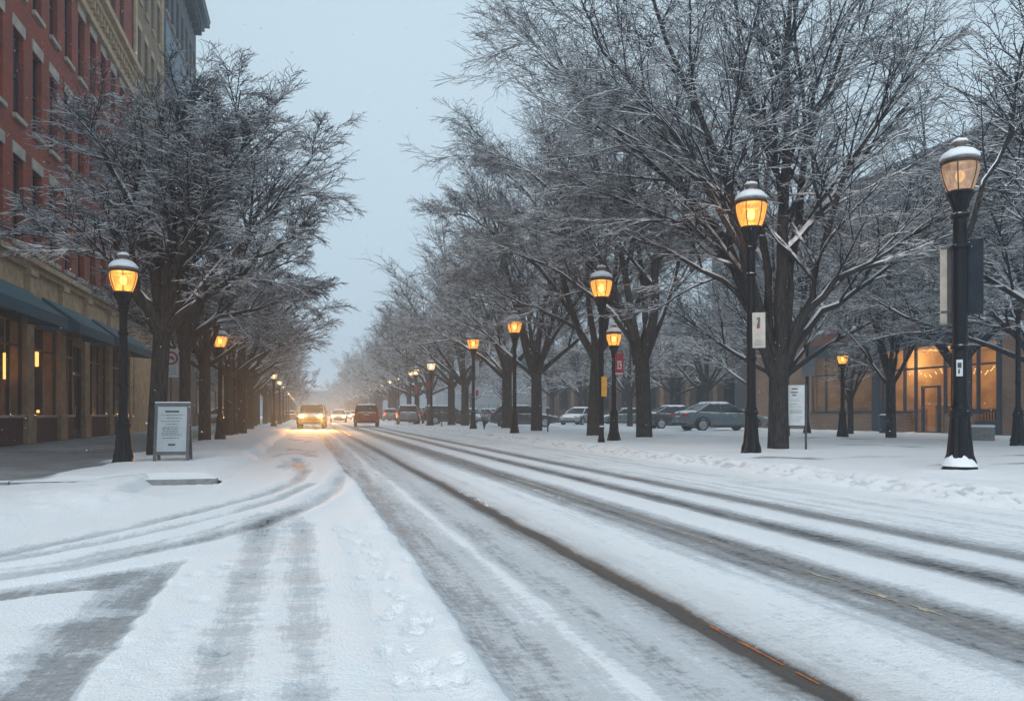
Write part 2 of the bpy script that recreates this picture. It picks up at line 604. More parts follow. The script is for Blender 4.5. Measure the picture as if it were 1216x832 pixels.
for (px_, py_) in ((925, 536), (765, 521), (704, 519), (637, 513), (602, 509.5), (552, 506), (1058, 522), (1140, 562), (892, 541)):
    m_ = at(px_, py_, .12)
    z = z + .07 * np.exp(-((X - m_.x) ** 2 + (Y - m_.y) ** 2) / .35)
# worn, shovelled paths across the plaza
for (a, b, w, k) in ((px_line([(900, 545), (1060, 543), (1216, 541), (1400, 540)], .12), 0, .28, .55),
                     (px_line([(1000, 528), (1100, 531), (1230, 530)], .12), 0, .35, .40),
                     (px_line([(960, 520), (1040, 521), (1160, 522), (1300, 521)], .12), 0, .7, .5),
                     (px_line([(1080, 556), (1180, 552), (1300, 552)], .12), 0, .16, .45),
                     (px_line([(760, 517), (880, 519), (960, 520)], .12), 0, .9, .35)):
    d = seg_dist(X, Y, a)
    cov -= k * np.exp(-(d / w) ** 2) * (.35 + 1.2 * sstep(fbm(X * 1.1, Y * 1.8, 59, 4), .38, .7))
cov = np.clip(cov, 0, 1)
vg = np_mesh('verge', np.stack([X, Y, z], -1).reshape(-1, 3), Q, M_VERGE, smooth=True, attrs={'cov': cov.ravel(), 'tint': 0 * cov.ravel()})
tag(vg, kind='structure')

def verge_z(x, y):
    return 0.125 if x > 8.2 else .1

# the ground out to the horizon
mg, nt, out = mat('far_snow')
v = coords(nt)
bsdf(nt, out, mixc(nt, noise(nt, v, .05, 5), (.55, .58, .62), SNOW), .8)
xs = np.linspace(-700, 700, 29); ys = np.linspace(-700, 700, 29)
X, Y, Q = grid(xs, ys)
g = np_mesh('ground', np.stack([X, Y, 0 * X - .09], -1).reshape(-1, 3), Q, mg)
tag(g, kind='structure')

# painted lines showing through the worn snow, plus one glint of light laid on as colour: thin sheets just above the road
def line_mesh(name, x0, x1, y0, y1, m, seed):
    ys = np.arange(y0, y1, .03)
    xs = np.linspace(x0, x1, 9)
    X, Y, Q = grid(xs, ys)
    h, cov, tint = road_fields(X, Y)
    w = (fbm(X * 6, Y * 1.3, seed, 4) > .34) & (fbm(X * 60, Y * 9, seed + 3, 3) > .46)
    k = w.ravel()[Q].all(1)
    o = np_mesh(name, np.stack([X, Y, h + .004], -1).reshape(-1, 3), Q[k], m, smooth=True)
    return tag(o, kind='structure')
M_YEL = plain('worn_yellow_paint', (.46, .40, .31), .7, var=.3, scale=20)
M_GLINT = plain('painted_orange_glint', (.42, .125, .035), .5, var=.3, scale=20)
M_WHT = plain('worn_white_paint', (.72, .74, .76), .7, var=.2, scale=20)
line_mesh('lane_marking_or_glint', 3.14, 3.19, 3.2, 60, M_YEL, 5)
line_mesh('lane_marking_or_glint', 1.906, 1.919, 2.7, 3.6, M_GLINT, 6)  # orange reflection in the wet rut, put in as a coloured strip
line_mesh('lane_marking_or_glint', 2.95, 3.03, 9.2, 12.2, M_WHT, 7)
line_mesh('lane_marking_or_glint', 1.93, 1.98, 8.6, 10.6, M_WHT, 8)
line_mesh('lane_marking_or_glint', 5.16, 5.21, 4.5, 22, M_WHT, 9)
# ------------------------------------------------------------------ trees
def bark_material(name, dark, light, snow_lo, snow_hi, fine):
    m, nt, out = mat(name)
    v = coords(nt, (1, 1, .16))
    v1 = coords(nt)
    n = noise(nt, v, 26 if not fine else 8, 5, .6)
    c = mixc(nt, smooth(nt, n, .35, .65), dark, light)
    g = nd(nt, 'NewGeometry')
    z = nd(nt, 'SeparateXYZ', {0: g.outputs['Normal']}).outputs[2]
    n2 = noise(nt, v1, 3.0 if fine else 30, 4, .6)
    s = smooth(nt, math_n(nt, 'ADD', z, math_n(nt, 'MULTIPLY', math_n(nt, 'SUBTRACT', n2, .5), .7 if fine else 1.3)), snow_lo, snow_hi)
    if not fine:                     # flecks of wind-blown snow caught in the bark
        fl = smooth(nt, noise(nt, coords(nt, (1, 1, .5)), 60, 3, .7), .67, .75)
        s = math_n(nt, 'MAXIMUM', s, math_n(nt, 'MULTIPLY', fl, .55))
    c = mixc(nt, s, c, SNOW)
    nrm = None if fine else bump(nt, n, .8, .03)
    bsdf(nt, out, c, .85, 0, .2, nrm)
    return m
M_BARK = bark_material('snowy_bark', (.011, .0105, .011), (.046, .042, .040), .70, .95, False)
M_TWIG = bark_material('snowy_twigs', (.010, .013, .020), (.024, .028, .038), .27, .55, True)
m, nt, out = mat('lying_snow')
v = coords(nt)
bsdf(nt, out, mixc(nt, noise(nt, v, 7, 4), (.74, .78, .83), (.84, .87, .90)), .8, 0, .3, bump(nt, noise(nt, v, 40, 4), .3, .01))
M_SNOW = m

def norm(a):
    return a / np.maximum(1e-9, np.linalg.norm(a, axis=-1, keepdims=True))

def tubes_np(P, Rr, sides, snowy=False, sx=1.0):
    """P (m,n,3), Rr (m,n) -> verts, quads; 'snowy' makes a diamond section with a raised snow top"""
    m, n, _ = P.shape
    T = np.empty_like(P)
    T[:, 1:-1] = P[:, 2:] - P[:, :-2]
    T[:, 0] = P[:, 1] - P[:, 0]
    T[:, -1] = P[:, -1] - P[:, -2]
    T = norm(T)
    up = np.zeros_like(T); up[..., 2] = 1
    vert = np.abs(T[..., 2]) > .97
    up[vert] = (1, 0, 0)
    A = norm(np.cross(T, up))
    B = np.cross(A, T)
    if snowy:
        hz = np.sqrt(np.clip(1 - T[..., 2] ** 2, 0, 1))
        V = np.stack([P + A * Rr[..., None], P + B * (Rr * (1 + 1.1 * sx * hz))[..., None], P - A * Rr[..., None], P - B * Rr[..., None]], 2)
        sides = 4
    else:
        w = np.arange(sides) * 2 * PI / sides
        V = P[:, :, None] + Rr[:, :, None, None] * (np.cos(w)[None, None, :, None] * A[:, :, None] + np.sin(w)[None, None, :, None] * B[:, :, None])
    i = np.arange(m * n * sides).reshape(m, n, sides)
    j = np.roll(i, -1, 2)
    Q = np.stack([i[:, :-1], j[:, :-1], j[:, 1:], i[:, 1:]], -1).reshape(-1, 4)
    return V.reshape(-1, 3), Q

def paths(rng, p0, d0, L, n, trop, wob):
    """grow m curved paths; trop = vector pulled towards over the length"""
    m = len(p0)
    P = np.empty((m, n, 3)); P[:, 0] = p0
    d = norm(d0)
    st = (L / (n - 1))[:, None]
    for k in range(1, n):
        d = norm(d + trop * (1.0 / n) + rng.randn(m, 3) * wob)
        P[:, k] = P[:, k - 1] + d * st
    return P

def spawn(rng, P, Rr, per, t0, ang, ratio, rratio, flat, n, trop, wob, minL=.05, lens=None, tip=.35, up=0.0):
    """children along every parent path"""
    m, np_, _ = P.shape
    t = t0 + (1 - t0) * (np.arange(per)[None] + rng.rand(m, per)) / per
    t = np.clip(t, 0, .999)
    f = t * (np_ - 1)
    i = f.astype(int); w = (f - i)[..., None]
    rows = np.arange(m)[:, None]
    p = P[rows, i] * (1 - w) + P[rows, i + 1] * w
    r = Rr[rows, i] * (1 - w[..., 0]) + Rr[rows, i + 1] * w[..., 0]
    T = norm(P[rows, i + 1] - P[rows, i])
    side = np.where((np.arange(per)[None] + rng.randint(0, 2, (m, 1))) % 2 == 0, 1, -1)[..., None]
    hv = norm(np.cross(T, np.array([0, 0, 1.0])) + 1e-6) * side
    rv = norm(rng.randn(m, per, 3))
    rv = norm(rv - (rv * T).sum(-1, keepdims=True) * T)
    perp = norm(hv * flat + rv * (1 - flat) + np.array([0, 0, up]))
    a = (ang + rng.randn(m, per) * .18)[..., None]
    d = np.cos(a) * T + np.sin(a) * perp
    pl = np.linalg.norm(np.diff(P, axis=1), axis=-1).sum(1)[:, None]
    L = pl * ratio * (1 - tip * t) * (.65 + .7 * rng.rand(m, per))
    L = np.maximum(L, minL)
    C = paths(rng, p.reshape(-1, 3), d.reshape(-1, 3), L.reshape(-1), n, trop, wob)
    r0 = np.maximum(.0045, (r * rratio).reshape(-1))
    return C, r0

def taper(r0, n, end):
    return r0[:, None] * (1 - (1 - end) * np.linspace(0, 1, n)[None])

def resample(pts, n):
    pts = np.array(pts, float)
    # Catmull-Rom through the points
    Pp = np.vstack([2 * pts[0] - pts[1], pts, 2 * pts[-1] - pts[-2]])
    k = len(pts) - 1
    out = []
    for t in np.linspace(0, k - 1e-6, n):
        i = int(t); u = t - i
        a, b, c, d = Pp[i:i + 4]
        out.append(.5 * ((2 * b) + (c - a) * u + (2 * a - 5 * b + 4 * c - d) * u * u + (3 * b - a - 3 * c + d) * u ** 3))
    return np.array(out)

def make_tree(name, seed, H=13.0, trunk_h=3.2, trunk_r=.30, lean=(0, 0), limbs=6, limb_ang=(.35, .95), limb_len=8.0, custom=None,
              lod=0, droop=-.20, thin=1.0, spread=1.0, t0=.26, counts=None):
    """bare street tree: trunk (with its main limbs), crown of twigs, snow lying along the limbs"""
    rng = np.random.RandomState(seed)
    root = empty(name, (0, 0, 0))
    tp = np.array([[0, 0, -.15], [0, 0, .12], [lean[0] * .2, lean[1] * .2, trunk_h * .35], [lean[0] * .6, lean[1] * .6, trunk_h * .7], [lean[0], lean[1], trunk_h]])
    TP = resample(tp, 14)
    TR = trunk_r * np.interp(np.linspace(0, 1, 14), [0, .08, .2, .6, 1], [1.55, 1.25, 1.02, .9, .86])
    n1 = 13
    Ls, Rs = [], []
    if custom is not None:
        for pts, r0, r1 in custom:
            P = resample(pts, n1)
            P[2:-1] += rng.randn(n1 - 3, 3) * .045
            Ls.append(P); Rs.append(np.linspace(r0 ** .8, r1 ** .8, n1) ** 1.25)
    else:
        a0 = rng.rand() * 6.28
        for k in range(limbs):
            az = a0 + k * 2.399 + rng.randn() * .25
            an = limb_ang[0] + (limb_ang[1] - limb_ang[0]) * ((k + .5) / limbs) + rng.randn() * .06
            d = np.array([[math.sin(an) * math.cos(az) * spread, math.sin(an) * math.sin(az) * spread, math.cos(an)]])
            start = TP[-1] - np.array([0, 0, .5 * rng.rand() * (1 if k else 0)])
            L = limb_len * (.85 + .3 * rng.rand())
            if k == 0:
                L = max(L, (H - trunk_h) * .97)
            P = paths(rng, start[None], d, np.array([L]), n1, np.array([0, 0, .28 if an < .7 else .10]), .055)[0]
            Ls.append(P)
            r0 = trunk_r * (.60 - .22 * k / limbs)
            Rs.append(np.linspace(r0 ** .8, .014 ** .8, n1) ** 1.25)
    P1, R1 = np.array(Ls), np.array(Rs)
    c2, c3, c4, c5 = {0: (14, 9, 7, 3), 1: (12, 9, 8, 0), 2: (11, 8, 6, 0)}[lod] if counts is None else counts
    trop2 = np.array([0, 0, .06]); trop3 = np.array([0, 0, droop]); trop4 = np.array([0, 0, droop])
    P2, r2 = spawn(rng, P1, R1, c2, t0, .62, .46, .58, .45, 10, trop2, .075, up=.14, tip=.66)
    R2 = taper(np.maximum(r2, .013), 10, .28)
    # a few forks so limbs do not read as single whips
    P3, r3 = spawn(rng, P2, R2, c3, .10, .66, .58, .55, .66, 7, trop3, .12, up=.10)
    R3 = taper(np.clip(r3, .006, .03), 7, .40)
    tw = 1.0 if lod == 0 else (1.2 if lod == 1 else 1.7)
    P4, r4 = spawn(rng, P3, R3, c4, .06, .62, .56, .7, .70, 4, trop4, .15, minL=.2)
    R4 = np.full(P4.shape[:2], .0048 * tw * thin) * np.linspace(1.15, .75, 4)[None]
    vs, qs, o = [], [], 0
    def put(V, Q):
        nonlocal o
        vs.append(V); qs.append(Q + o); o += len(V)
    put(*tubes_np(P2, R2, 6, True, .55))
    put(*tubes_np(P3, R3 * (1 if lod == 0 else 1.15), 4, True, .9))
    put(*tubes_np(P4, R4, 4, True, 1.0))
    if c5:
        P5, r5 = spawn(rng, P4, R4, c5, .06, .62, .62, .8, .65, 2, trop4 * 0, .1, minL=.14)
        R5 = np.full(P5.shape[:2], .0038 * thin) * np.array([1.1, .7])[None]
        put(*tubes_np(P5, R5, 4, True, 1.0))
    crown = np_mesh('crown', np.vstack(vs), np.vstack(qs), M_TWIG, root)
    # trunk and limbs in one bark mesh
    vs, qs, o = [], [], 0
    ns = 18 if lod == 0 else 10
    V, Q = tubes_np(TP[None], TR[None], ns)
    V = V.reshape(14, ns, 3)
    ang = np.arange(ns) * 2 * PI / ns
    flare = np.exp(-np.linspace(0, 1, 14) * 9)[:, None]
    V[:, :, :2] = TP[:, None, :2] + (V[:, :, :2] - TP[:, None, :2]) * (1 + flare * .28 * np.cos(ang * 5 + seed)[None] + .05 * np.cos(ang * 3 + seed * 2)[None])[:, :, None]
    put(V.reshape(-1, 3), Q)
    put(*tubes_np(P1, R1, 10 if lod == 0 else 7))
    np_mesh('trunk', np.vstack(vs), np.vstack(qs), M_BARK, root, smooth=True)
    # snow lying along limbs and branches
    vs, qs, o = [], [], 0
    def ridge(P, Rr, sides, k):
        T = norm(np.gradient(P, axis=1))
        hz = np.sqrt(np.clip(1 - T[..., 2] ** 2, 0, 1))
        A = norm(np.cross(T, np.array([0, 0, 1.0])))
        B = np.cross(A, T)
        w = sstep(hz, .22, .62) * (.75 + .5 * rng.rand(*hz.shape)) * sstep(np.linspace(0, 1, hz.shape[1]), -.06, .28)[None]
        C = P + B * (Rr * .52 + .0)[..., None]
        put(*tubes_np(C, np.maximum(.0005, Rr * k * w), sides))
    ridge(P1, R1, 8, .72)
    if lod < 2:
        big = R2[:, 0] > .016
        if big.any():
            ridge(P2[big], R2[big], 5, .62)
    np_mesh('snow_layer', np.vstack(vs), np.vstack(qs), M_SNOW, root, smooth=True)
    return root

def place(root, p, rz=0.0, s=1.0, label=None, group=None):
    root.location = p
    root.rotation_euler = (0, 0, rz)
    root.scale = (s, s, s)
    return tag(root, label, 'tree', group)

def limb3(base, pts, yoff):
    """photo pixels of a limb -> points relative to the tree's base; yoff = how far it leans away at its end"""
    d0 = depth(base)
    n = len(pts)
    out = []
    for k, (a, b) in enumerate(pts):
        q = at_d(a, b, d0 + yoff * (k / (n - 1)) ** 1.2)
        out.append((q.x - base.x, q.y - base.y, q.z - base.z))
    return out

# --- right row -------------------------------------------------------------
RB = at(925, 536, .12)
hero_limbs = [(limb3(RB, p, yo), a, b) for p, yo, a, b in (
    ([(921, 440), (900, 372), (872, 318), (835, 280), (790, 262), (735, 238), (670, 205)], 1.5, .155, .02),
    ([(918, 445), (898, 380), (884, 300), (862, 215), (830, 130), (790, 50), (770, -40)], -1.5, .14, .03),
    ([(926, 440), (932, 340), (932, 250), (934, 150), (938, 50), (936, -80)], .5, .20, .035),
    ([(928, 440), (940, 330), (950, 230), (972, 130), (1010, 40), (1050, -60)], 2.5, .14, .03),
    ([(930, 436), (955, 372), (975, 300), (1000, 210), (1060, 120), (1120, 40)], -1.0, .13, .02),
    ([(932, 432), (965, 380), (1010, 350), (1055, 318), (1100, 280), (1150, 230)], 2.0, .10, .018),
    ([(934, 425), (968, 360), (1010, 325), (1060, 300), (1120, 250), (1170, 200)], -2.5, .10, .015),
    ([(920, 440), (912, 350), (904, 250), (893, 150), (880, 60), (870, -60)], 3.5, .13, .03),
    ([(905, 395), (868, 340), (820, 312), (760, 285), (710, 270), (660, 262)], 2.5, .085, .012),
    ([(900, 372), (850, 265), (770, 190), (710, 130), (660, 80), (625, 40)], 3.0, .10, .015),
    ([(922, 430), (880, 300), (800, 160), (720, 60), (690, 0)], -2.5, .09, .015),
)]
GR = 'snowy bare trees of the row beside the road, right of the carriageway'
GL = 'snowy bare trees of the row along the shop pavement'
GP = 'snowy bare trees standing back behind the parked cars'
tr_hero = make_tree('street_tree', 11, trunk_h=2.35, trunk_r=.255, custom=hero_limbs, lod=0)
place(tr_hero, RB, 0, 1, 'large bare snowy tree standing right behind the lamp with the cream banner', GR)

def limb_tree(seed, base, trunk_px, limbs, tr, lod=0, **kw):
    top = limb3(base, [trunk_px], 0) if False else None
    q = at_d(trunk_px[0], trunk_px[1], depth(base))
    return make_tree('street_tree', seed, trunk_h=q.z - base.z, trunk_r=tr, lean=(q.x - base.x, q.y - base.y),
                     custom=[(limb3(base, p, yo), a, b) for p, yo, a, b in limbs], lod=lod, **kw)

B2 = at(765, 521, .12)
t2 = limb_tree(12, B2, (762, 425), (
    ([(758, 432), (745, 380), (715, 330), (680, 295), (640, 262), (605, 245)], 1.5, .19, .02),
    ([(760, 430), (750, 370), (738, 300), (715, 215), (690, 130), (660, 60)], 1.0, .17, .02),
    ([(764, 430), (776, 370), (782, 300), (790, 220), (800, 140), (806, 60)], .5, .20, .025),
    ([(766, 428), (785, 375), (806, 310), (830, 240), (850, 170)], 3.5, .14, .02),
    ([(762, 430), (765, 350), (752, 260), (745, 180), (740, 90)], 3.0, .15, .02),
    ([(757, 420), (735, 380), (690, 340), (640, 310), (600, 295), (570, 290)], 1.5, .11, .012),
    ([(755, 410), (720, 320), (665, 240), (615, 195), (570, 175)], .0, .12, .012)), .30)
place(t2, B2, 0, 1, 'thick forked bare tree between the red-banner lamp and the grey saloon', GR)

B3 = at(704, 519, .12)
t3 = limb_tree(13, B3, (709, 418), (
    ([(706, 425), (690, 395), (672, 350), (664, 300), (640, 250), (615, 215), (590, 195)], .5, .17, .02),
    ([(710, 425), (722, 370), (732, 310), (728, 240), (715, 160)], 1.5, .17, .02),
    ([(708, 420), (700, 360), (690, 290), (668, 215), (640, 150)], 3.0, .14, .02),
    ([(710, 420), (745, 380), (770, 330), (785, 270)], 2.5, .12, .015),
    ([(690, 392), (650, 372), (610, 355), (575, 335), (545, 325)], 1.5, .085, .012),
    ([(684, 380), (640, 320), (590, 280), (560, 260), (530, 255)], 1.0, .10, .012)), .26)
place(t3, B3, 0, 1, 'bare tree with one snowy limb bowed left, behind the yellow sign', GR)

# prototypes for the rest of the row
tA = make_tree('street_tree', 21, H=13.5, trunk_h=2.6, trunk_r=.26, limbs=9, limb_ang=(.12, 1.15), limb_len=7.4, lod=1)
tB = make_tree('street_tree', 22, H=12.5, trunk_h=2.9, trunk_r=.27, limbs=8, limb_ang=(.15, 1.2), limb_len=7.0, lod=1)
tC = make_tree('street_tree', 23, H=13.0, trunk_h=2.8, trunk_r=.28, limbs=9, limb_ang=(.12, 1.2), limb_len=7.2, lod=2)
tD = make_tree('street_tree', 24, H=12.5, trunk_h=2.7, trunk_r=.26, limbs=9, limb_ang=(.14, 1.15), limb_len=6.8, lod=2)
used = set()
def put_tree(proto, p, rz, s, label, group):
    o = proto if proto.name not in used else copy_tree(proto)
    used.add(proto.name)
    return place(o, p, rz, s, label, group)

rt = random.Random(8)
put_tree(tA, at(637, 513, .12), .4, 1.15, 'bare tree standing in front of the tail of the dark parked estate car', GR)
put_tree(tB, at(602, 509.5, .12), 2.0, 1.22, 'forked bare tree just left of the dark parked estate car', GR)
put_tree(tA, at(552, 506, .12), 3.3, 1.2, 'bare tree in front of the black parked car, right of its windscreen', GR)
put_tree(tB, at(536, 504.5, .12), 4.1, 1.2, 'slim bare tree left of the dark four-wheel drive in the row', GR)
yy = 78.0
while yy < 300:
    far = yy > 112
    lab = 'distant bare tree fading into the haze in the right-hand row' if far else ('hazy bare tree beside the parked silver car in the right-hand row' if yy < 86 else 'hazy bare tree of the right-hand row, beyond the parked silver car')
    put_tree(rt.choice((tC, tD)), (11.6 + rt.uniform(-.6, .6), yy, .1), rt.uniform(0, 6.28), rt.uniform(1.08, 1.28), lab, GR if not far else 'distant hazy trees of the right-hand row')
    yy += 8.5 + yy * .012 + rt.uniform(-1, 1)

# trees of the park and car park behind, right
small = make_tree('young_tree', 31, H=6.0, trunk_h=1.9, trunk_r=.16, limbs=6, limb_ang=(.15, .75), limb_len=3.2, lod=1, counts=(9, 7, 5, 0))
place(small, at(1058, 522, .12), .6, 1.12, 'smaller bare tree in front of the lit shopfront beside the litter bin', 'smaller bare trees on the plaza')
for k, (px, d, s, lab) in enumerate(((1010, 36, .85, 'young bare tree left of the lit shopfront, behind the small plaza lamp'),)):
    o = copy_tree(small)
    q = at_d(px, 491, d)
    place(o, (q.x, q.y, .1), 2.4, s, lab, 'smaller bare trees on the plaza')
back = [(1330, 15.5, 0, .95, 'bare tree out at the right edge whose dark limb hangs past the near lamp'),
        (1139, 27, 1.0, 1.0, 'tall bare tree rising behind the near lamp at the right'),
        (930, 33, .9, 1.0, 'tall bare tree rising behind the large tree on the right'),
        (1240, 24, 3.0, .9, 'tall bare tree at the right edge in front of the grey block'),
        (900, 54, .3, 1.05, 'bare tree behind the grey saloon, nearest the brick hall'),
        (838, 60, 1.4, 1.0, 'bare tree behind the roof of the grey saloon'),
        (800, 66, 2.7, 1.0, 'bare tree behind the dark saloon'),
        (748, 58, 3.6, .85, 'slim bare tree seen between the red banner and the forked trunk'),
        (690, 72, 4.4, 1.0, 'bare tree behind the pale parked car'),
        (655, 78, 5.2, 1.05, 'bare tree behind the nose of the dark estate car'),
        (600, 92, .9, 1.0, 'bare tree far behind the dark estate car'),
        (860, 82, 1.9, 1.1, 'hazy bare tree deep behind the saloons'),
        (770, 90, 2.9, 1.1, 'hazy bare tree deep behind the forked trunk'),
        (720, 100, 3.9, 1.1, 'hazy bare tree deep behind the pale car'),
        (945, 66, 4.9, 1.1, 'hazy bare tree deep behind the big trunk'),
        (1060, 52, 5.9, 1.1, 'bare tree standing behind the low brick shop'),
        (560, 115, 1.1, 1.1, 'hazy bare tree far behind the black parked car'),
        (640, 125, 2.1, 1.1, 'hazy bare tree farthest back in the park')]
for k, (px, d, rz, s, lab) in enumerate(back):
    q = at_d(px, 491, d)
    put_tree((tA, tB)[k % 2] if d < 58 else (tC, tD)[k % 2], (q.x, q.y, .05), rz, s, lab, GP)

SB = at(1141, 556, .12)
sap = limb_tree(61, SB, (1143, 330), (
    ([(1143, 335), (1147, 290), (1160, 245), (1182, 190), (1202, 130), (1214, 60), (1222, -20)], .6, .055, .02),
    ([(1190, 165), (1205, 145), (1225, 125), (1250, 100)], .3, .022, .008),
    ([(1160, 245), (1180, 225), (1210, 212), (1240, 195)], -.3, .016, .006)), .055, lod=1, counts=(6, 5, 4, 0), t0=.35)
place(sap, SB, 0, 1, 'slender dark sapling curving out to the right from behind the largest lamp', 'smaller bare trees on the plaza')

# --- left row ---------------------------------------------------------------
LB = at(186, 543, .1)
l1 = limb_tree(41, LB, (193, 385), (
    ([(190, 395), (178, 365), (162, 345), (140, 318), (110, 300), (60, 282), (0, 268)], -1.5, .17, .015),
    ([(192, 395), (184, 340), (170, 270), (140, 215), (122, 175), (110, 150)], .5, .14, .015),
    ([(194, 392), (200, 330), (205, 260), (208, 190), (212, 145), (216, 112)], .8, .19, .02),
    ([(196, 392), (215, 330), (240, 265), (264, 200), (278, 150), (286, 108)], 1.6, .15, .015),
    ([(197, 394), (232, 352), (282, 300), (322, 252), (352, 212), (374, 175)], 2.5, .14, .012),
    ([(196, 394), (222, 368), (275, 330), (322, 302), (356, 280)], -1.5, .11, .012),
    ([(192, 392), (186, 320), (180, 250), (178, 205), (172, 160)], 3.0, .13, .015),
    ([(194, 392), (210, 350), (220, 290), (250, 230), (286, 185), (308, 150)], -1.2, .11, .012),
    ([(194, 392), (206, 330), (225, 260), (245, 200), (258, 150)], -.5, .10, .012)), .20, counts=(11, 9, 7, 3))
place(l1, LB, 0, 1, 'bare snowy tree behind the standing menu board, nearest on the shop pavement', GL)

LB2 = at(219, 530, .1)
l2 = limb_tree(42, LB2, (220, 410), (
    ([(221, 415), (240, 390), (258, 372), (290, 345), (320, 320), (350, 308)], 1.0, .13, .012),
    ([(220, 415), (222, 350), (232, 280), (238, 230), (243, 190)], .5, .16, .015),
    ([(218, 415), (205, 350), (190, 290), (170, 240), (140, 200)], 1.5, .13, .012),
    ([(221, 412), (245, 340), (275, 270), (305, 212), (330, 178)], 3.0, .13, .012),
    ([(222, 410), (262, 380), (310, 365), (345, 350), (370, 345)], -1.0, .07, .01),
    ([(218, 412), (200, 350), (185, 290), (180, 250)], -.6, .07, .01)), .17)
place(l2, LB2, 0, 1, 'second bare tree on the shop pavement, behind the menu board beside the round-emblem sign', GL)
lA = make_tree('street_tree', 51, H=8.7, trunk_h=2.9, trunk_r=.21, limbs=8, limb_ang=(.15, 1.1), limb_len=4.6, lod=1)
lB = make_tree('street_tree', 52, H=8.5, trunk_h=2.7, trunk_r=.20, limbs=8, limb_ang=(.12, 1.15), limb_len=4.5, lod=1)
lC = make_tree('street_tree', 53, H=9.0, trunk_h=2.8, trunk_r=.21, limbs=8, limb_ang=(.15, 1.15), limb_len=4.8, lod=2)
put_tree(lA, at(243, 524, .1), .5, 1.0, 'straight bare tree just left of the second lit lamp on the shop side', GL)
put_tree(lB, at(271, 518, .1), 1.9, 1.0, 'bare tree between the second lit lamp and the unlit one on the shop side', GL)
put_tree(lA, at(288, 516, .1), 3.1, .98, 'bare tree right behind the unlit lamp on the shop side', GL)
ys_l = [at(300, 512.5, .1).y]
yy = 42.0
while yy < 260:
    far = yy > 90
    lab = 'distant bare tree fading into the haze in the left-hand row' if far else 'bare tree in the close-set left-hand row beyond the unlit lamp'
    put_tree(lB if yy < 60 and rt.random() < .5 else lC, (-3.5 + rt.uniform(-.35, .35) - .012 * (yy - 40), yy, .1), rt.uniform(0, 6.28), rt.uniform(.92, 1.08), lab, GL if not far else 'distant hazy trees of the left-hand row')
    yy += 5.6 + yy * .018 + rt.uniform(-.6, .6)
# ------------------------------------------------------------------ buildings
def brick_mat(name, c1, c2, mortar, axes='YZ', scale=1.0, stain=.35, w=.23, h=.075):
    m, nt, out = mat(name)
    t = nd(nt, 'TexCoord')
    s = nd(nt, 'SeparateXYZ', {0: t.outputs['Object']})
    ix = 'XYZ'.index(axes[0])
    cb = nd(nt, 'CombineXYZ', {0: s.outputs[ix], 1: s.outputs[2]})
    b = nd(nt, 'TexBrick', {'Vector': cb.outputs[0], 'Scale': 1.0, 'Mortar Size': .009, 'Brick Width': w, 'Row Height': h,
                            'Color1': (*c1, 1), 'Color2': (*c2, 1), 'Mortar': (*mortar, 1), 'Bias': -.1})
    n = noise(nt, t.outputs['Object'], .8, 6, .6)
    n2 = noise(nt, t.outputs['Object'], 11, 4)
    c = mixc(nt, smooth(nt, n, .35, .7, 0, stain), b.outputs[0], (.05, .04, .04))
    c = mixc(nt, smooth(nt, n2, .55, .75, 0, .25), c, (.35, .28, .24))
    bsdf(nt, out, c, .85, 0, .25, bump(nt, b.outputs[1], -.4, .01))
    return m
M_RED = brick_mat('red_brick', (.42, .078, .036), (.30, .052, .026), (.12, .075, .06))
M_RISER = brick_mat('dark_red_brick', (.13, .040, .032), (.09, .03, .025), (.08, .06, .05))
M_RED2 = brick_mat('orange_red_brick', (.25, .075, .05), (.19, .055, .042), (.15, .11, .09))
M_BEIGE = brick_mat('brown_grey_brick', (.34, .205, .13), (.26, .15, .098), (.13, .115, .10))
M_TANB = brick_mat('buff_brick', (.33, .235, .145), (.27, .19, .115), (.22, .17, .12))
M_GREYB = brick_mat('slate_brick', (.15, .135, .135), (.115, .105, .11), (.13, .125, .125))
M_TAN = plain('tan_stone', (.47, .33, .195), .8, var=.22, scale=2.5, snow=.15, bumpiness=.35)
M_TAND = plain('brown_stone', (.32, .21, .13), .8, var=.25, scale=3, snow=.1, bumpiness=.35)
M_LIME = plain('pale_stone', (.40, .35, .29), .8, var=.2, scale=4, snow=.45, bumpiness=.3)
M_WOOD = plain('dark_joinery', (.028, .026, .028), .5, var=.3, scale=5)
M_NAVY = plain('navy_joinery', (.028, .038, .055), .45, var=.25, scale=3, snow=.05)
M_BLUE = plain('blue_grey_panel', (.10, .15, .19), .55, var=.2, scale=2)
M_GREY = plain('grey_render', (.12, .125, .135), .9, var=.18, scale=.5, bumpiness=.2)
M_CANVAS = plain('teal_canvas', (.020, .088, .125), .75, var=.2, scale=3, bumpiness=.15)

def glass_mat(name, tint, warm=None, strength=0.0):
    m, nt, out = mat(name)
    v = coords(nt)
    n = noise(nt, v, 2.5, 3)
    b = bsdf(nt, out, mixc(nt, n, tuple(x * .6 for x in tint), tint), smooth(nt, n, .3, .7, .05, .16), 0, .5)
    return m
M_GLASS = glass_mat('dark_window_glass', (.013, .015, .020))
M_PANES = [M_GLASS, M_GLASS, glass_mat('window_glass_blind', (.06, .062, .066)), glass_mat('window_glass_curtain', (.035, .03, .028))]
rpan = random.Random(12)
M_GLASS2 = glass_mat('car_glass', (.012, .015, .018))
# clear shop glass with light passing through
m, nt, out = mat('shop_glass')
tr = nd(nt, 'BsdfTransparent', {'Color': (.86, .88, .88, 1)})
gl = nd(nt, 'BsdfGlossy', {'Roughness': .05, 'Color': (.8, .85, .9, 1)})
ms = nd(nt, 'MixShader', {0: .10, 1: tr.outputs[0], 2: gl.outputs[0]})
nt.links.new(ms.outputs[0], out.inputs['Surface'])
M_SHOPGLASS = m

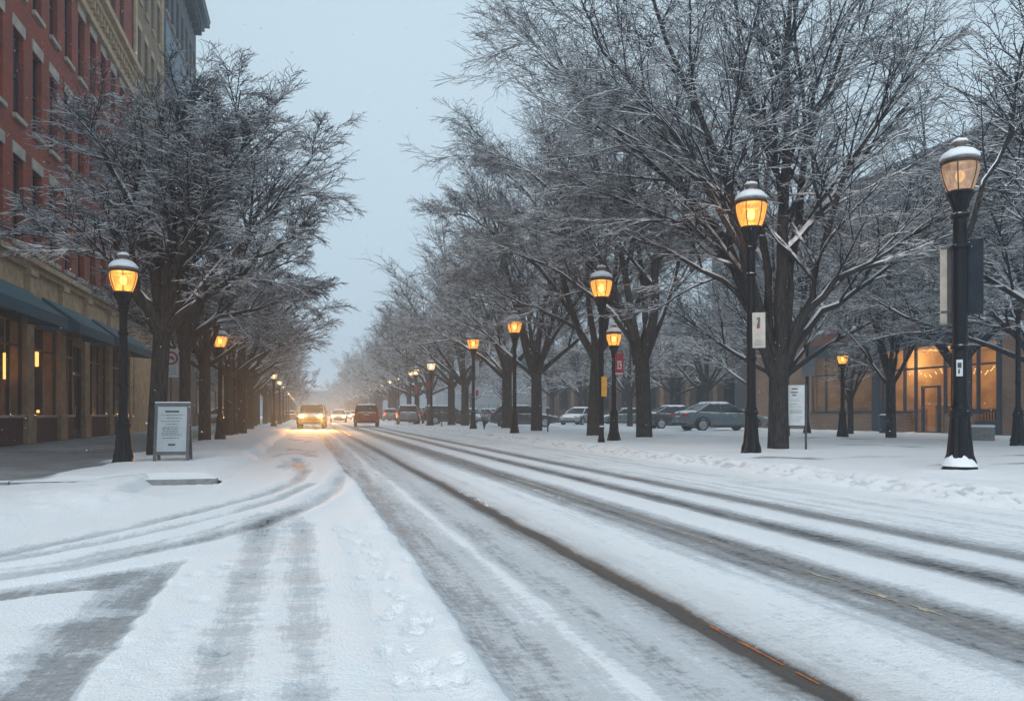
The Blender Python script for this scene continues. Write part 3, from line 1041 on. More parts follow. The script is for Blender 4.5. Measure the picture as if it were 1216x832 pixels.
def wall_x(X, y0, y1, z0, z1, holes, face=1, depth_=.28):
    """wall on the plane x = X facing +x (face 1) or -x, with rectangular holes and their reveals"""
    ysb = sorted({y0, y1, *[h[0] for h in holes], *[h[1] for h in holes]})
    zsb = sorted({z0, z1, *[h[2] for h in holes], *[h[3] for h in holes]})
    mb = MB()
    for a, b in zip(ysb[:-1], ysb[1:]):
        for c, d in zip(zsb[:-1], zsb[1:]):
            ym, zm = (a + b) / 2, (c + d) / 2
            if any(h[0] < ym < h[1] and h[2] < zm < h[3] for h in holes):
                continue
            q = [(X, a, c), (X, b, c), (X, b, d), (X, a, d)]
            mb.quad(*(q if face > 0 else q[::-1]))
    B = X - depth_ * face
    for a, b, c, d in holes:
        for p, q in (((a, c), (b, c)), ((b, c), (b, d)), ((b, d), (a, d)), ((a, d), (a, c))):
            mb.quad((X, *p), (X, *q), (B, *q), (B, *p))
    return mb

def window_x(parent, X, h, face=1, lintel=None, sill=None, mullion=True, pane=M_GLASS, frame=M_WOOD, dep=.2, bars=0):
    a, b, c, d = h
    B = X - dep * face
    f = MB(); t = .05
    xx = sorted((B, B + .05 * face))
    f.box(*xx, a, a + t, c, d); f.box(*xx, b - t, b, c, d)
    f.box(*xx, a + t, b - t, c, c + t); f.box(*xx, a + t, b - t, d - t, d)
    if mullion:
        zm = (c + d) / 2
        f.box(*sorted((B + .005 * face, B + .06 * face)), a + t, b - t, zm - .03, zm + .03)
    w = f.build('window', frame, parent)
    g = MB(); g.quad((B + .015 * face, a, c), (B + .015 * face, b, c), (B + .015 * face, b, d), (B + .015 * face, a, d))
    g.build('pane', rpan.choice(M_PANES), w)
    if lintel:
        l = MB(); l.box(*sorted((X - .05 * face, X + .035 * face)), a - .10, b + .10, d + .003, d + .36)
        l.build('lintel', lintel, w, bevel=.012)
    if sill:
        s = MB(); s.box(*sorted((X - .1 * face, X + .11 * face)), a - .07, b + .07, c - .15, c - .003)
        s.build('sill', sill, w, bevel=.012)
    return w

# --- left, red brick with the tan stone shopfront -------------------------------
WX = -8.6
bA = tag(empty('brick_building', (WX, 34, .1)), 'tall red brick building with tan stone shopfront under blue awnings', 'building')
def loc(mbuild, name, m, parent, **kw):
    o = mbuild.build(name, m, parent, **kw)
    o.matrix_parent_inverse = Matrix.Translation(-parent.location) if parent.rotation_euler.z == 0 else parent.matrix_world.inverted()
    return o
def kid(o, parent):
    o.matrix_parent_inverse = Matrix.Translation(-parent.location)
    return o
Y0, Y1 = 6.0, 43.2
cols = [27.2 + 1.72 * k for k in range(-12, 10)]
rows = [(6.25, 8.85), (10.05, 12.65), (13.95, 16.4)]
rows2 = [(18.9, 21.6), (22.9, 25.5)]
holes = [(c - .44, c + .44, a, b) for c in cols if c < Y1 - .8 for a, b in rows + rows2]
loc(wall_x(WX, Y0, Y1, 5.55, 27.0, holes), 'wall', M_RED, bA)
for h in holes:
    if h[0] > 23.5:
        kid(window_x(bA, WX, h, lintel=M_LIME if h[2] < 17 else M_RED, sill=M_LIME), bA)
# plain room behind the openings not seen closely, roof and flank
mb = MB(); mb.box(WX - 14, WX - .3, Y0, Y1 - .01, 5.6, 26.9); loc(mb, 'core', M_WOOD, bA)
mb = MB(); mb.box(WX - 14, WX + .25, Y0, Y1, 27.0, 27.5); loc(mb, 'roof', M_LIME, bA)
# carved cornice between third and fourth floors
cn = MB()
for z0, z1, p in ((16.75, 17.0, .18), (17.0, 17.55, .12), (17.55, 17.8, .34), (17.8, 18.1, .55), (18.1, 18.25, .48)):
    cn.box(WX - .05, WX + p, Y0, Y1 - .02, z0, z1)
yy_ = Y0 + .2
while yy_ < Y1 - .4:
    cn.box(WX + .1, WX + .30, yy_, yy_ + .22, 17.18, 17.5)
    yy_ += .52
loc(cn, 'cornice', M_TAN, bA, bevel=.02)
# stone ground floor: pilasters, frieze with sunk panels, moulding
fr = MB()
fr.box(WX - .5, WX + .02, Y0, Y1 + 4.6, 4.55, 5.55)
fr.box(WX - .5, WX + .16, Y0, Y1 + 4.6, 5.55, 5.72); fr.box(WX - .5, WX + .30, Y0, Y1 + 4.6, 5.72, 5.9); fr.box(WX - .5, WX + .1, Y0, Y1 + 4.6, 5.9, 6.02)
fr.box(WX - .5, WX + .10, Y0, Y1 + 4.6, 4.40, 4.55)
loc(fr, 'frieze', M_TAN, bA, bevel=.015)
PIL = [22.3, 28.0, 31.4, 34.6, 38.4, 42.6]
for k, p in enumerate(PIL):
    w = .34
    mb = MB()
    mb.box(WX - .55, WX + .10, p - w, p + w, .1, 4.40)
    mb.box(WX - .55, WX + .15, p - w - .05, p + w + .05, .1, 1.0)
    loc(mb, 'pilaster', M_TAND if k < 5 else M_TAN, bA, bevel=.02)
    mb = MB()
    mb.box(WX - .1, WX + .17, p - .30, p + .30, 4.553, 5.548)
    mb.box(WX - .1, WX + .23, p - .36, p + .36, 5.35, 5.545)
    loc(mb, 'bracket', M_TAN, bA, bevel=.02)
# plain stone panels between the brackets
for a, b in zip(PIL[:-1], PIL[1:]):
    mb = MB()
    mb.box(WX, WX + .05, a + .55, b - .55, 4.75, 5.35)
    loc(mb, 'panel', M_TAN, bA, bevel=.015)
# tan stone corner strip past the last awning
mb = MB(); mb.box(WX - .5, WX + .02, 43.05, Y1 + 4.6, .1, 4.40)
loc(mb, 'end_pier', M_TAN, bA, bevel=.02)
qn = MB()
for k in range(11):
    qn.box(WX - .2, WX + .09, 43.3, 43.3 + (.75 if k % 2 else .5), .35 + k * .37, .35 + k * .37 + .34)
loc(qn, 'quoins', M_TAN, bA, bevel=.02)
# shop bays between pilasters: brick stall riser, window frames, glass, lit interior
M_WARM = emit('warm_shop_light', (1.0, .48, .13), 1.7)
M_SHADE = plain('shop_interior', (.045, .036, .03), .8, var=.4, scale=3)
GX = WX - .12
rb = random.Random(5)
def shop_bay(a, b, door):
    ga, gb = a + .345, b - .345
    if door:
        mid = gb - 1.15
        mb = MB()
        for q in (mid, gb - .07):
            mb.box(GX - .02, GX + .07, q, q + .07, .1, 3.6)
        mb.box(GX - .02, GX + .07, mid, gb, 2.5, 2.6)
        mb.box(GX - .02, GX + .05, mid + .07, gb - .07, .1, .45)
        d = loc(mb, 'door', M_WOOD, bA)
        mb = MB(); mb.quad((GX + .01, mid, .45), (GX + .01, gb, .45), (GX + .01, gb, 3.6), (GX + .01, mid, 3.6))
        o = mb.build('pane', M_GLASS, d); 
        mb = MB(); mb.tube([(GX + .12, mid + .18, 1.0), (GX + .12, mid + .18, 1.35)], .015, 6); mb.build('handle', M_LIME, d)
        gb = mid
    mb = MB(); mb.box(GX - .05, GX + .12, ga, gb, .1, .92); loc(mb, 'stall_riser', M_RISER, bA)
    mb = MB(); mb.box(GX - .05, GX + .17, ga, gb, .923, 1.0); loc(mb, 'ledge', M_LIME, bA, bevel=.01)
    fr_ = MB()
    n = max(2, int((gb - ga) / 1.0))
    for k in range(n + 1):
        q = ga + (gb - ga) * k / n
        fr_.box(GX - .03, GX + .06, q - .035, q + .035, 1.003, 3.9)
    fr_.box(GX - .02, GX + .055, ga, gb, 3.1, 3.17); fr_.box(GX - .02, GX + .055, ga, gb, 3.85, 4.4)
    w = loc(fr_, 'shop_window', M_WOOD, bA)
    mb = MB(); mb.quad((GX, ga, 1.0), (GX, gb, 1.0), (GX, gb, 3.9), (GX, ga, 3.9)); mb.build('pane', M_SHOPGLASS, w)
for k, (a, b) in enumerate(zip(PIL[:-1], PIL[1:])):
    shop_bay(a, b, k in (2, 4))
# the room behind the glass
mb = MB()
xa, xb, ya, yb, za, zb = GX - 3.2, GX - .12, PIL[0], PIL[-1], .12, 4.2
mb.quad((xa, ya, za), (xa, yb, za), (xa, yb, zb), (xa, ya, zb)); mb.quad((xa, ya, za), (xb, ya, za), (xb, yb, za), (xa, yb, za))
mb.quad((xa, ya, zb), (xa, yb, zb), (xb, yb, zb), (xb, ya, zb))
for q in (ya, 31.4, 34.6, yb): mb.quad((xa, q, za), (xb, q, za), (xb, q, zb), (xa, q, zb))
loc(mb, 'shop_room', M_SHADE, bA)
lt = MB()
for (y, z, w, h) in ((26.2, 2.4, .16, .5), (27.3, 2.5, .12, .8), (29.3, 2.6, .12, 1.2), (29.45, 1.12, .7, .12), (30.5, 1.13, .4, .10), (30.2, 2.9, .10, .5), (32.3, 2.3, .10, .9), (33.0, 1.7, .10, .3), (36.2, 2.0, .08, .8), (25.2, 2.0, .12, .4)):
    lt.box(GX - .32, GX - .22, y - w / 2, y + w / 2, z - h / 2, z + h / 2)
loc(lt, 'display_lights', M_WARM, bA, bevel=.02)
ds = MB()
for k in range(34):
    y = rb.uniform(23, 41); hh = rb.uniform(.3, 1.3)
    ds.box(GX - 1.4 - rb.random(), GX - 1.0, y, y + rb.uniform(.2, .6), 1.0, 1.0 + hh)
loc(ds, 'displays', M_TAND, bA)

# awnings: sloping canvas, valance, end cheeks
def awning(y0, y1, label):
    o = MB(); xt, xf, zt, zf, zv = WX + .12, WX + 1.25, 4.86, 4.02, 3.72
    n = 10
    for k in range(n):
        a, b = y0 + (y1 - y0) * k / n, y0 + (y1 - y0) * (k + 1) / n
        o.quad((xt, a, zt), (xf, a, zf), (xf, b, zf), (xt, b, zt))
    o.quad((xt, y0, zt), (xt, y0, zv + .1), (xf, y0, zv), (xf, y0, zf))
    o.quad((xt, y1, zt), (xf, y1, zf), (xf, y1, zv), (xt, y1, zv + .1))
    r = empty('awning', (WX + .1, (y0 + y1) / 2, 4.0)); tag(r, label, 'awning', 'blue canvas awnings over the tan shopfront')
    c = loc(o, 'canopy', M_CANVAS, r)
    sol = c.modifiers.new('thick', 'SOLIDIFY'); sol.thickness = .012
    v = MB()
    k = 0; y = y0
    while y < y1 - .01:
        e = min(y + .32, y1)
        v.add([(xf + .003, y, zf), (xf + .003, e, zf), (xf + .003, e, zv), (xf + .003, (y + e) / 2, zv - .04), (xf + .003, y, zv)], [(0, 4, 3, 2, 1)])
        y = e
    loc(v, 'valance', M_CANVAS, r)
    for q in (y0 + .06, (y0 + y1) / 2, y1 - .06):
        f = MB()
        f.tube([(xt, q, zt - .04), (xf - .03, q, zf - .04), (xf - .03, q, zv + .03), (xt, q, zv + .12)], .014, 6)
        loc(f, 'frame', M_WOOD, r)
awning(19.5, 27.6, 'nearest blue canvas awning, running out of view at the left edge')
awning(29.0, 33.7, 'middle blue canvas awning over the shop windows, second along')
awning(35.0, 42.2, 'farthest blue canvas awning, ending just behind the near left lamp')

# --- next: buff brick block, then grey-brown tower with a bracketed cornice
bB = tag(empty('stone_building', (WX, 47, .1)), 'buff brick building squeezed between the red brick block and the grey block', 'building')
holes = [(c - .42, c + .42, a, a + 2.3) for c in (44.6, 46.4, 48.2, 50.0) for a in (7.2, 11.0, 14.8, 18.6, 22.4, 26.2)]
loc(wall_x(WX + .06, 43.22, 51.2, 6.02, 31, holes), 'wall', M_TANB, bB)
mb = MB(); mb.box(WX - 14, WX - .26, 43.24, 51.2, 6.05, 30.9); loc(mb, 'core', M_WOOD, bB)
for h in holes: kid(window_x(bB, WX + .06, h, sill=M_TAN, lintel=M_TAN), bB)
mb = MB(); mb.box(WX - 14, WX + .4, 43.2, 51.2, 31, 31.6); loc(mb, 'roof', M_TAN, bB)
for a, b in ((43.3, 43.75), (50.7, 51.15)):
    mb = MB(); mb.box(WX, WX + .16, a, b, 6.03, 30.9); loc(mb, 'pilaster', M_TAN, bB, bevel=.02)
mb = MB(); mb.box(WX - 14, WX - .02, 47.85, 51.2, .1, 6.02); loc(mb, 'ground_floor', M_TAND, bB)

bC = tag(empty('office_block', (WX, 58, .1)), 'grey brown block with blue band and dark bracketed cornice, farthest tall one', 'building')
holes = [(c - .55, c + .55, a, a + 2.7) for c in (52.6, 54.6, 56.6, 58.6, 60.6, 62.6, 64.4) for a in (6.8, 10.8, 14.8, 18.8, 25.6)]
holes = [h for h in holes]
loc(wall_x(WX + .1, 51.22, 65.4, .1, 30.4, holes), 'wall', M_GREYB, bC)
for h in holes: kid(window_x(bC, WX + .1, h, sill=M_LIME), bC)
mb = MB(); mb.box(WX - 14, WX - .22, 51.24, 65.38, .15, 30.3); loc(mb, 'core', M_WOOD, bC)
mb = MB(); mb.quad((WX - 14, 65.4, .1), (WX - 14, 65.4, 30.4), (WX + .1, 65.4, 30.4), (WX + .1, 65.4, .1)); loc(mb, 'end_wall', M_GREYB, bC)
mb = MB(); mb.box(WX + .05, WX + .28, 51.24, 65.39, 22.2, 24.6); loc(mb, 'band', M_BLUE, bC, bevel=.02)
mb = MB()
for z0, z1, p in ((30.2, 30.6, .3), (30.6, 31.0, .6), (31.0, 31.4, .95), (31.4, 31.55, 1.0)): mb.box(WX - 14, WX + .1 + p, 51.1, 65.4 + p * .6, z0, z1)
y = 51.6
while y < 65:
    mb.box(WX + .1, WX + .65, y, y + .22, 29.7, 30.595); y += 1.05
loc(mb, 'cornice', M_WOOD, bC, bevel=.02)

# low shops further along with their teal awning
bD = tag(empty('shop_row', (WX, 85, .1)), 'low hazy shops behind the left-hand row of trees', 'building')
mb = MB(); mb.box(WX - 12, WX - .05, 65.6, 130, .1, 5.4); loc(mb, 'wall', M_TAND, bD)
mb = MB(); mb.box(WX - 12, WX + .15, 65.55, 130, 5.4, 5.75); loc(mb, 'parapet', M_LIME, bD)
y = 66.4
while y < 128:
    mb = MB(); mb.box(WX - .06, WX + .02, y, y + 3.0, .9, 3.2); w = loc(mb, 'shop_window', M_WOOD, bD)
    mb = MB(); mb.box(WX + .02, WX + .03, y + .1, y + 2.9, 1.0, 3.1); mb.build('pane', M_GLASS, w)
    y += 4.4
mb = MB(); mb.add([(WX, 66, 4.6), (WX, 80, 4.6), (WX + 1.3, 80, 3.5), (WX + 1.3, 66, 3.5), (WX + 1.3, 66, 3.2), (WX + 1.3, 80, 3.2), (WX, 66, 3.2)], [(0, 3, 2, 1), (3, 4, 5, 2), (0, 6, 4, 3)])
tag(mb.build('awning', M_CANVAS), 'long teal awning over the hazy low shops', 'awning').modifiers.new('t', 'SOLIDIFY').thickness = .02

# --- right: low brick shop with lit windows, parallel to the road -------------------
RX = 28.3
s1 = y_on(1188, RX); s0 = y_on(962, RX)         # near and far end of the glazed front
bE = tag(empty('brick_shop', (RX, 35, .1)), 'low brick shop with navy window frames and warm lit interior across the plaza', 'building')
e0, e1 = 16.0, 47.0
for a, b in ((e0, s1), (s0, e1)):                 # brick piers either side of the glazing
    mb = MB(); mb.box(RX + .0, RX + .5, a, b, .1, 4.95); loc(mb, 'pier', M_BEIGE, bE)
mb = MB(); mb.box(RX - .05, RX + .5, e0, e1, 4.953, 5.55); loc(mb, 'brick_band', M_RED2, bE)
mb = MB(); mb.box(RX - .16, RX + 6.0, e0 - .1, e1 + .1, 5.553, 5.63); loc(mb, 'coping', M_LIME, bE, bevel=.015)
mb = MB(); mb.box(RX - .17, RX + 5.9, e0 - .05, e1 + .05, 5.632, 5.73); loc(mb, 'snow_layer', M_SNOW, bE, bevel=.04)
mb = MB(); mb.box(RX - .08, RX + .3, s1, s0, 4.2, 4.95); loc(mb, 'fascia', M_NAVY, bE, bevel=.01)
def yv(px): return y_on(px, RX)
bays = [(962, 978, 0), (978, 1004, 0), (1004, 1037, 0), (1046, 1071, 1), (1071, 1084, 1), (1084, 1119, 2), (1119, 1148, 1), (1148, 1158, 1), (1158, 1184, 1)]
for a, b in ((962, 1036), (1046, 1073), (1121, 1157)):
    mb = MB(); mb.box(RX + .02, RX + .42, yv(b), yv(a), .1, 1.05); loc(mb, 'sill_wall', M_BEIGE, bE)
    mb = MB(); mb.box(RX + .0, RX + .45, yv(b), yv(a), 1.053, 1.12); loc(mb, 'ledge', M_NAVY, bE)
for a, b in ((1036, 1046), (1184, 1190)):
    mb = MB(); mb.box(RX - .06, RX + .4, yv(b), yv(a), .1, 4.2); loc(mb, 'column', M_NAVY, bE, bevel=.02)
mb = MB(); mb.box(RX + .04, RX + .3, yv(1184), yv(1157), .1, .75); loc(mb, 'stall_riser', M_NAVY, bE)
for a, b, k in bays:
    ya, yb = yv(b), yv(a)
    zb = 1.12 if k == 0 or k == 1 else .15
    f = MB(); t = .055
    f.box(RX + .12, RX + .24, ya, ya + t, zb, 4.2); f.box(RX + .12, RX + .24, yb - t, yb, zb, 4.2)
    f.box(RX + .13, RX + .23, ya + t, yb - t, 3.18, 3.27); f.box(RX + .13, RX + .23, ya + t, yb - t, zb, zb + .07)
    if k == 2:
        f.box(RX + .10, RX + .25, ya + .35, ya + .42, .15, 2.35); f.box(RX + .10, RX + .25, yb - .5, yb - .43, .15, 2.35); f.box(RX + .10, RX + .25, ya + .35, yb - .43, 2.28, 2.36)
    w = loc(f, 'door' if k == 2 else 'shop_window', M_NAVY, bE)
    g = MB(); g.quad((RX + .18, ya, zb), (RX + .18, yb, zb), (RX + .18, yb, 4.2), (RX + .18, ya, 4.2)); g.build('pane', M_SHOPGLASS, w)
# interior: dim room on the left, lit room on the right with rows of small lamps
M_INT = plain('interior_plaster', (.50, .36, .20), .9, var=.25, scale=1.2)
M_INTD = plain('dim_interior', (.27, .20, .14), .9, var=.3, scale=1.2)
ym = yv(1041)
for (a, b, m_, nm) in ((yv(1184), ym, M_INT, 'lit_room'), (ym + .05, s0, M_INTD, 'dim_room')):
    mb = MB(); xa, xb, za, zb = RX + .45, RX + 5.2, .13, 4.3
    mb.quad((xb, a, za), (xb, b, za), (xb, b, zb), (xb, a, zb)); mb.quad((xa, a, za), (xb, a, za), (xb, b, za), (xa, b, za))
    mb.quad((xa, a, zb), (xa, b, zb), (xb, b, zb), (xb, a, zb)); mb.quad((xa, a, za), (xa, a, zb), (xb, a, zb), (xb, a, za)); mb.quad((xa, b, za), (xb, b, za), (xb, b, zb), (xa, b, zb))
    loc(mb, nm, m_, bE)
M_BULB = emit('shop_bulbs', (1.0, .62, .22), 3)
lm = MB(); rr_ = random.Random(9)
for i in range(3):
    for k in range(20):
        y = yv(1182) + (ym - yv(1182) - .5) * (k + .5) / 20 + .2
        lm.ball((RX + 1.0 + i * 1.3, y, 3.05 + .14 * math.sin(k * 1.3 + i)), .024, 8, 5)
loc(lm, 'string_lights', M_BULB, bE)
fu = MB()
for k in range(9):
    y = rr_.uniform(yv(1180), yv(1050)); x = RX + rr_.uniform(1.2, 4)
    fu.box(x, x + .6, y, y + .6, .13, rr_.uniform(.8, 1.7))
fu.box(RX + 4.6, RX + 5.1, yv(1110), yv(1060), .13, 1.3)
loc(fu, 'shop_fittings', M_TAND, bE, bevel=.02)
def point(name, p, w, col=(1, .55, .2), r=.15, parent=None):
    l = bpy.data.lights.new(name, 'POINT'); l.energy = w; l.color = col; l.shadow_soft_size = r
    o = bpy.data.objects.new(name, l); o.location = p; COL.objects.link(o)
    return o
for f_ in (.25, .6, .9):
    point('shop_lamp', (RX + 2.6, yv(1182) + (ym - yv(1182)) * f_, 3.7), 70, (1, .56, .24), .3)
point('shop_lamp', (RX + 2.5, (ym + s0) / 2, 3.6), 120, (1, .68, .40), .3)
point('shop_lamp', (GX - 1.4, 26.5, 3.4), 9, (1, .5, .2), .2)
point('shop_lamp', (GX - 1.4, 30, 3.2), 10, (1, .5, .2), .2)
point('shop_lamp', (GX - 1.4, 36.5, 3.2), 5, (1, .6, .3), .2)

# tall plain block behind the shop
bF = tag(empty('grey_block', (34.5, 45, .1)), 'large plain grey block rising behind the low brick shop', 'building')
mb = MB(); mb.box(34.5, 60, 20, 64, .1, 15.9); loc(mb, 'wall', M_GREY, bF)
mb = MB(); mb.box(34.3, 60, 19.8, 64.2, 15.9, 16.2); loc(mb, 'parapet', M_GREY, bF)
# long dark block far behind the car park, lost in the haze
bH = tag(empty('long_block', (44, 150, .1)), 'long dark block far behind the parked cars, almost lost in the haze', 'building')
holes = [(92 + 5 * k, 94.6 + 5 * k, z, z + 1.9) for k in range(36) for z in (1.4, 5.0, 8.4)]
loc(wall_x(42, 90, 275, .0, 11.5, holes, face=-1), 'wall', M_GREYB, bH)
mb = MB(); mb.box(42.35, 60, 90, 275, .0, 11.4); loc(mb, 'core', M_WOOD, bH)
mb = MB(); mb.box(41.7, 60, 89.8, 275.2, 11.5, 12.0); loc(mb, 'parapet', M_GREY, bH)
bI = tag(empty('cross_block', (5, 330, 0)), 'faint block closing the street at the far end of the haze', 'building')
mb = MB(); mb.box(-60, 90, 330, 350, -.1, 10); loc(mb, 'wall', M_GREY, bI)
mb = MB(); mb.box(-61, 91, 329.7, 350, 10, 10.6); loc(mb, 'roof', M_LIME, bI)
# brick hall with a few lit windows, far behind the saloons
q0, q1 = at_d(770, 491, 74), at_d(955, 491, 62)
ang = math.atan2(q1.y - q0.y, q1.x - q0.x); ln = (q1 - q0).length
bG = tag(empty('brick_hall', (q0.x, q0.y, .1), ang), 'brown brick hall with two small lit windows in the haze behind the saloons', 'building')
mb = MB(); mb.box(-14, ln + 3, 0, 12, 0, 7.4); mb.build('wall', brick_mat('brown_hall_brick', (.17, .10, .08), (.13, .078, .062), (.13, .1, .09), 'XZ'), bG)
mb = MB(); mb.box(-14.2, ln + 3.2, -.2, 12, 7.4, 7.8); mb.build('parapet', M_LIME, bG)
for k in range(11):
    mb = MB(); mb.box(-13 + k * 2.9, -12.6 + k * 2.9, -.18, .05, 0, 7.4); mb.build('pilaster', M_TAND, bG)
for k in range(10):
    lit = k in (8,)
    mb = MB(); mb.box(-12 + k * 2.9, -10.7 + k * 2.9, -.05, .1, 1.4, 4.4); w = mb.build('window', M_WOOD, bG)
    mb = MB(); mb.box(-11.9 + k * 2.9, -10.8 + k * 2.9, -.07, -.055, 1.5, 4.3); mb.build('pane', M_GLASS, w)
M_LITW = emit('lit_small_window', (1.0, .62, .25), 1.1)
for lx, lz, w in ((ln * .80, 2.2, .35), (ln * .695, 2.1, .12), (ln * .93, 2.35, .5)):
    mb = MB(); mb.box(lx, lx + w, -.30, -.2, lz, lz + w * 1.1); mb.build('wall_lamp', M_LITW, bG)
# ------------------------------------------------------------------ street lamps
M_IRON = plain('black_cast_iron', (.005, .006, .009), .45, 0, .18, var=.4, scale=8, snow=.16, bumpiness=.12)
M_IRON2 = plain('lantern_ribs', (.030, .018, .010), .5, var=.3, scale=8)
M_CAP = plain('lantern_cap', (.16, .13, .11), .55, var=.3, scale=8, snow=.35)
def lantern_glass(name, col, strength, thru=(1.0, .72, .34)):
    m, nt, out = mat(name)
    v = coords(nt)
    n = noise(nt, nd(nt, 'Mapping', {'Vector': v, 'Scale': (7, 7, 2)}).outputs[0], 3, 4)
    tr = nd(nt, 'BsdfTransparent', {'Color': (*thru, 1)})
    em = nd(nt, 'Emission', {'Color': (*col, 1), 'Strength': smooth(nt, n, .25, .75, strength * .6, strength * 1.25)})
    gl = nd(nt, 'BsdfGlossy', {'Roughness': .2})
    a = nd(nt, 'MixShader', {0: .62, 1: tr.outputs[0], 2: em.outputs[0]})
    b = nd(nt, 'MixShader', {0: .05, 1: a.outputs[0], 2: gl.outputs[0]})
    nt.links.new(b.outputs[0], out.inputs['Surface'])
    return m
M_AMBER = lantern_glass('lit_amber_glass', (1.0, .42, .085), 1.3)
M_PALE = lantern_glass('lit_pale_glass', (1.0, .66, .44), .40, (.92, .84, .74))
M_WHITE = lantern_glass('lit_white_glass', (1.0, .80, .55), 1.1)
M_OFF = plain('unlit_glass', (.42, .43, .44), .3, var=.2, scale=8, snow=.3)
M_HOT = emit('lamp_bulb', (1.0, .66, .22), 9)
M_HOTW = emit('far_lamp_bulb', (1.0, .84, .60), 22)

def make_lamp(H, lan=.62, post_r=.095, base_r=.205, base_h=.95, glass=M_AMBER, bulb=M_HOT, n=24, plinth=.44, slim=False, nglass=12):
    """cast-iron post lamp, H = height to the tip of the finial, lan = widest diameter of the lantern"""
    r = empty('street_lamp', (0, 0, 0))
    k = lan / .62
    zl = H - 1.30 * k                              # foot of the lantern cup
    b = MB()
    if not slim:
        b.lathe([(plinth / 2 * 1.08, -.15), (plinth / 2 * 1.08, .06), (plinth / 2, .09), (plinth / 2, .12)], 8)
        b.lathe([(base_r, .12), (base_r * .98, .18), (base_r * .80, .30), (base_r * .70, .55), (base_r * .60, base_h - .12), (base_r * .60, base_h - .10)], n * 2, (0, 0, 0), 12, .055)
        b.lathe([(base_r * .66, base_h - .105), (base_r * .74, base_h - .07), (base_r * .74, base_h - .02), (base_r * .62, base_h), (base_r * .62, base_h + .05), (base_r * .50, base_h + .09), (post_r * 1.12, base_h + .16)], n)
    else:
        b.lathe([(base_r * .6, -.1), (base_r * .55, .08), (base_r * .42, .2), (base_r * .42, .42), (post_r * 1.25, .5)], n)
        base_h = .45
    b.build('base', M_IRON, r, smooth=False, bevel=0)
    p = MB()
    zs = base_h + .1
    p.lathe([(post_r * 1.08, zs), (post_r, zs + .1), (post_r * .96, (zs + zl) / 2), (post_r * .9, zl)], n)
    for z in (zs + (zl - zs) * .30, zl - .55 * k, zl - .02):
        p.lathe([(post_r * .9, z - .045), (post_r * 1.22, z - .02), (post_r * 1.22, z + .02), (post_r * .9, z + .045)], n)
    p.build('post', M_IRON, r, smooth=False)
    c = MB()
    c.lathe([(.09 * k, zl), (.12 * k, zl + .03 * k), (.10 * k, zl + .07 * k), (.12 * k, zl + .12 * k), (.15 * k, zl + .22 * k), (.19 * k, zl + .30 * k), (.215 * k, zl + .355 * k), (.20 * k, zl + .37 * k)], n * 2, (0, 0, 0), 10, .05)
    c.build('cup', M_IRON, r)
    z0, z1 = zl + .37 * k, zl + .86 * k
    prof = [(.175 * k, z0), (.205 * k, z0 + .06 * k), (.240 * k, z0 + .15 * k), (.272 * k, z0 + .26 * k), (.294 * k, z0 + .36 * k), (.300 * k, z0 + .43 * k), (.288 * k, z1)]
    g = MB(); g.lathe(prof, nglass * 2)
    go = g.build('glass', glass, r, smooth=True)
    ribs = MB()
    for q in range(6):
        a = q * PI / 3 + .3
        ribs.tube([((rr + .006) * math.cos(a), (rr + .006) * math.sin(a), z) for rr, z in prof], .011 * k, 5)
    ribs.lathe([(.285 * k, z1 - .015), (.305 * k, z1), (.31 * k, z1 + .03 * k), (.29 * k, z1 + .05 * k)], n)
    ribs.lathe([(.19 * k, z0 - .005), (.213 * k, z0 + .01), (.205 * k, z0 + .03 * k)], n)
    ribs.build('cage', M_IRON2, go)
    bu = MB(); bu.ball((0, 0, (z0 + z1) / 2 + .04), .075 * k, 10, 8, 1.4); bu.build('bulb', bulb, go)
    cp = MB()
    cp.lathe([(.308 * k, z1 + .04 * k), (.302 * k, z1 + .08 * k), (.285 * k, z1 + .12 * k), (.245 * k, z1 + .17 * k), (.19 * k, z1 + .21 * k), (.12 * k, z1 + .24 * k), (.088 * k, z1 + .25 * k), (.082 * k, z1 + .335 * k), (.125 * k, z1 + .35 * k), (.125 * k, z1 + .375 * k), (.05 * k, z1 + .40 * k)], n)
    co = cp.build('cap', M_CAP, r, smooth=True)
    s = MB()
    sp = [(.300 * k, z1 + .085 * k), (.312 * k, z1 + .115 * k), (.300 * k, z1 + .15 * k), (.266 * k, z1 + .19 * k), (.208 * k, z1 + .235 * k), (.135 * k, z1 + .265 * k), (.092 * k, z1 + .275 * k), (.085 * k, z1 + .28 * k)]
    s.lathe(sp, n)
    s.lathe([(.118 * k, z1 + .372 * k), (.128 * k, z1 + .39 * k), (.105 * k, z1 + .425 * k), (.05 * k, z1 + .445 * k), (.01, z1 + .45 * k)], n)
    so = s.build('snow_cap', M_SNOW, co, smooth=True)
    # uneven snow: nudge the cap's verts
    rg = random.Random(int(H * 1000))
    for v_ in so.data.vertices:
        kk = 1 + rg.uniform(-.035, .035)
        v_.co.x *= kk; v_.co.y *= kk; v_.co.z += rg.uniform(-.008, .008)
    return r, (z0 + z1) / 2

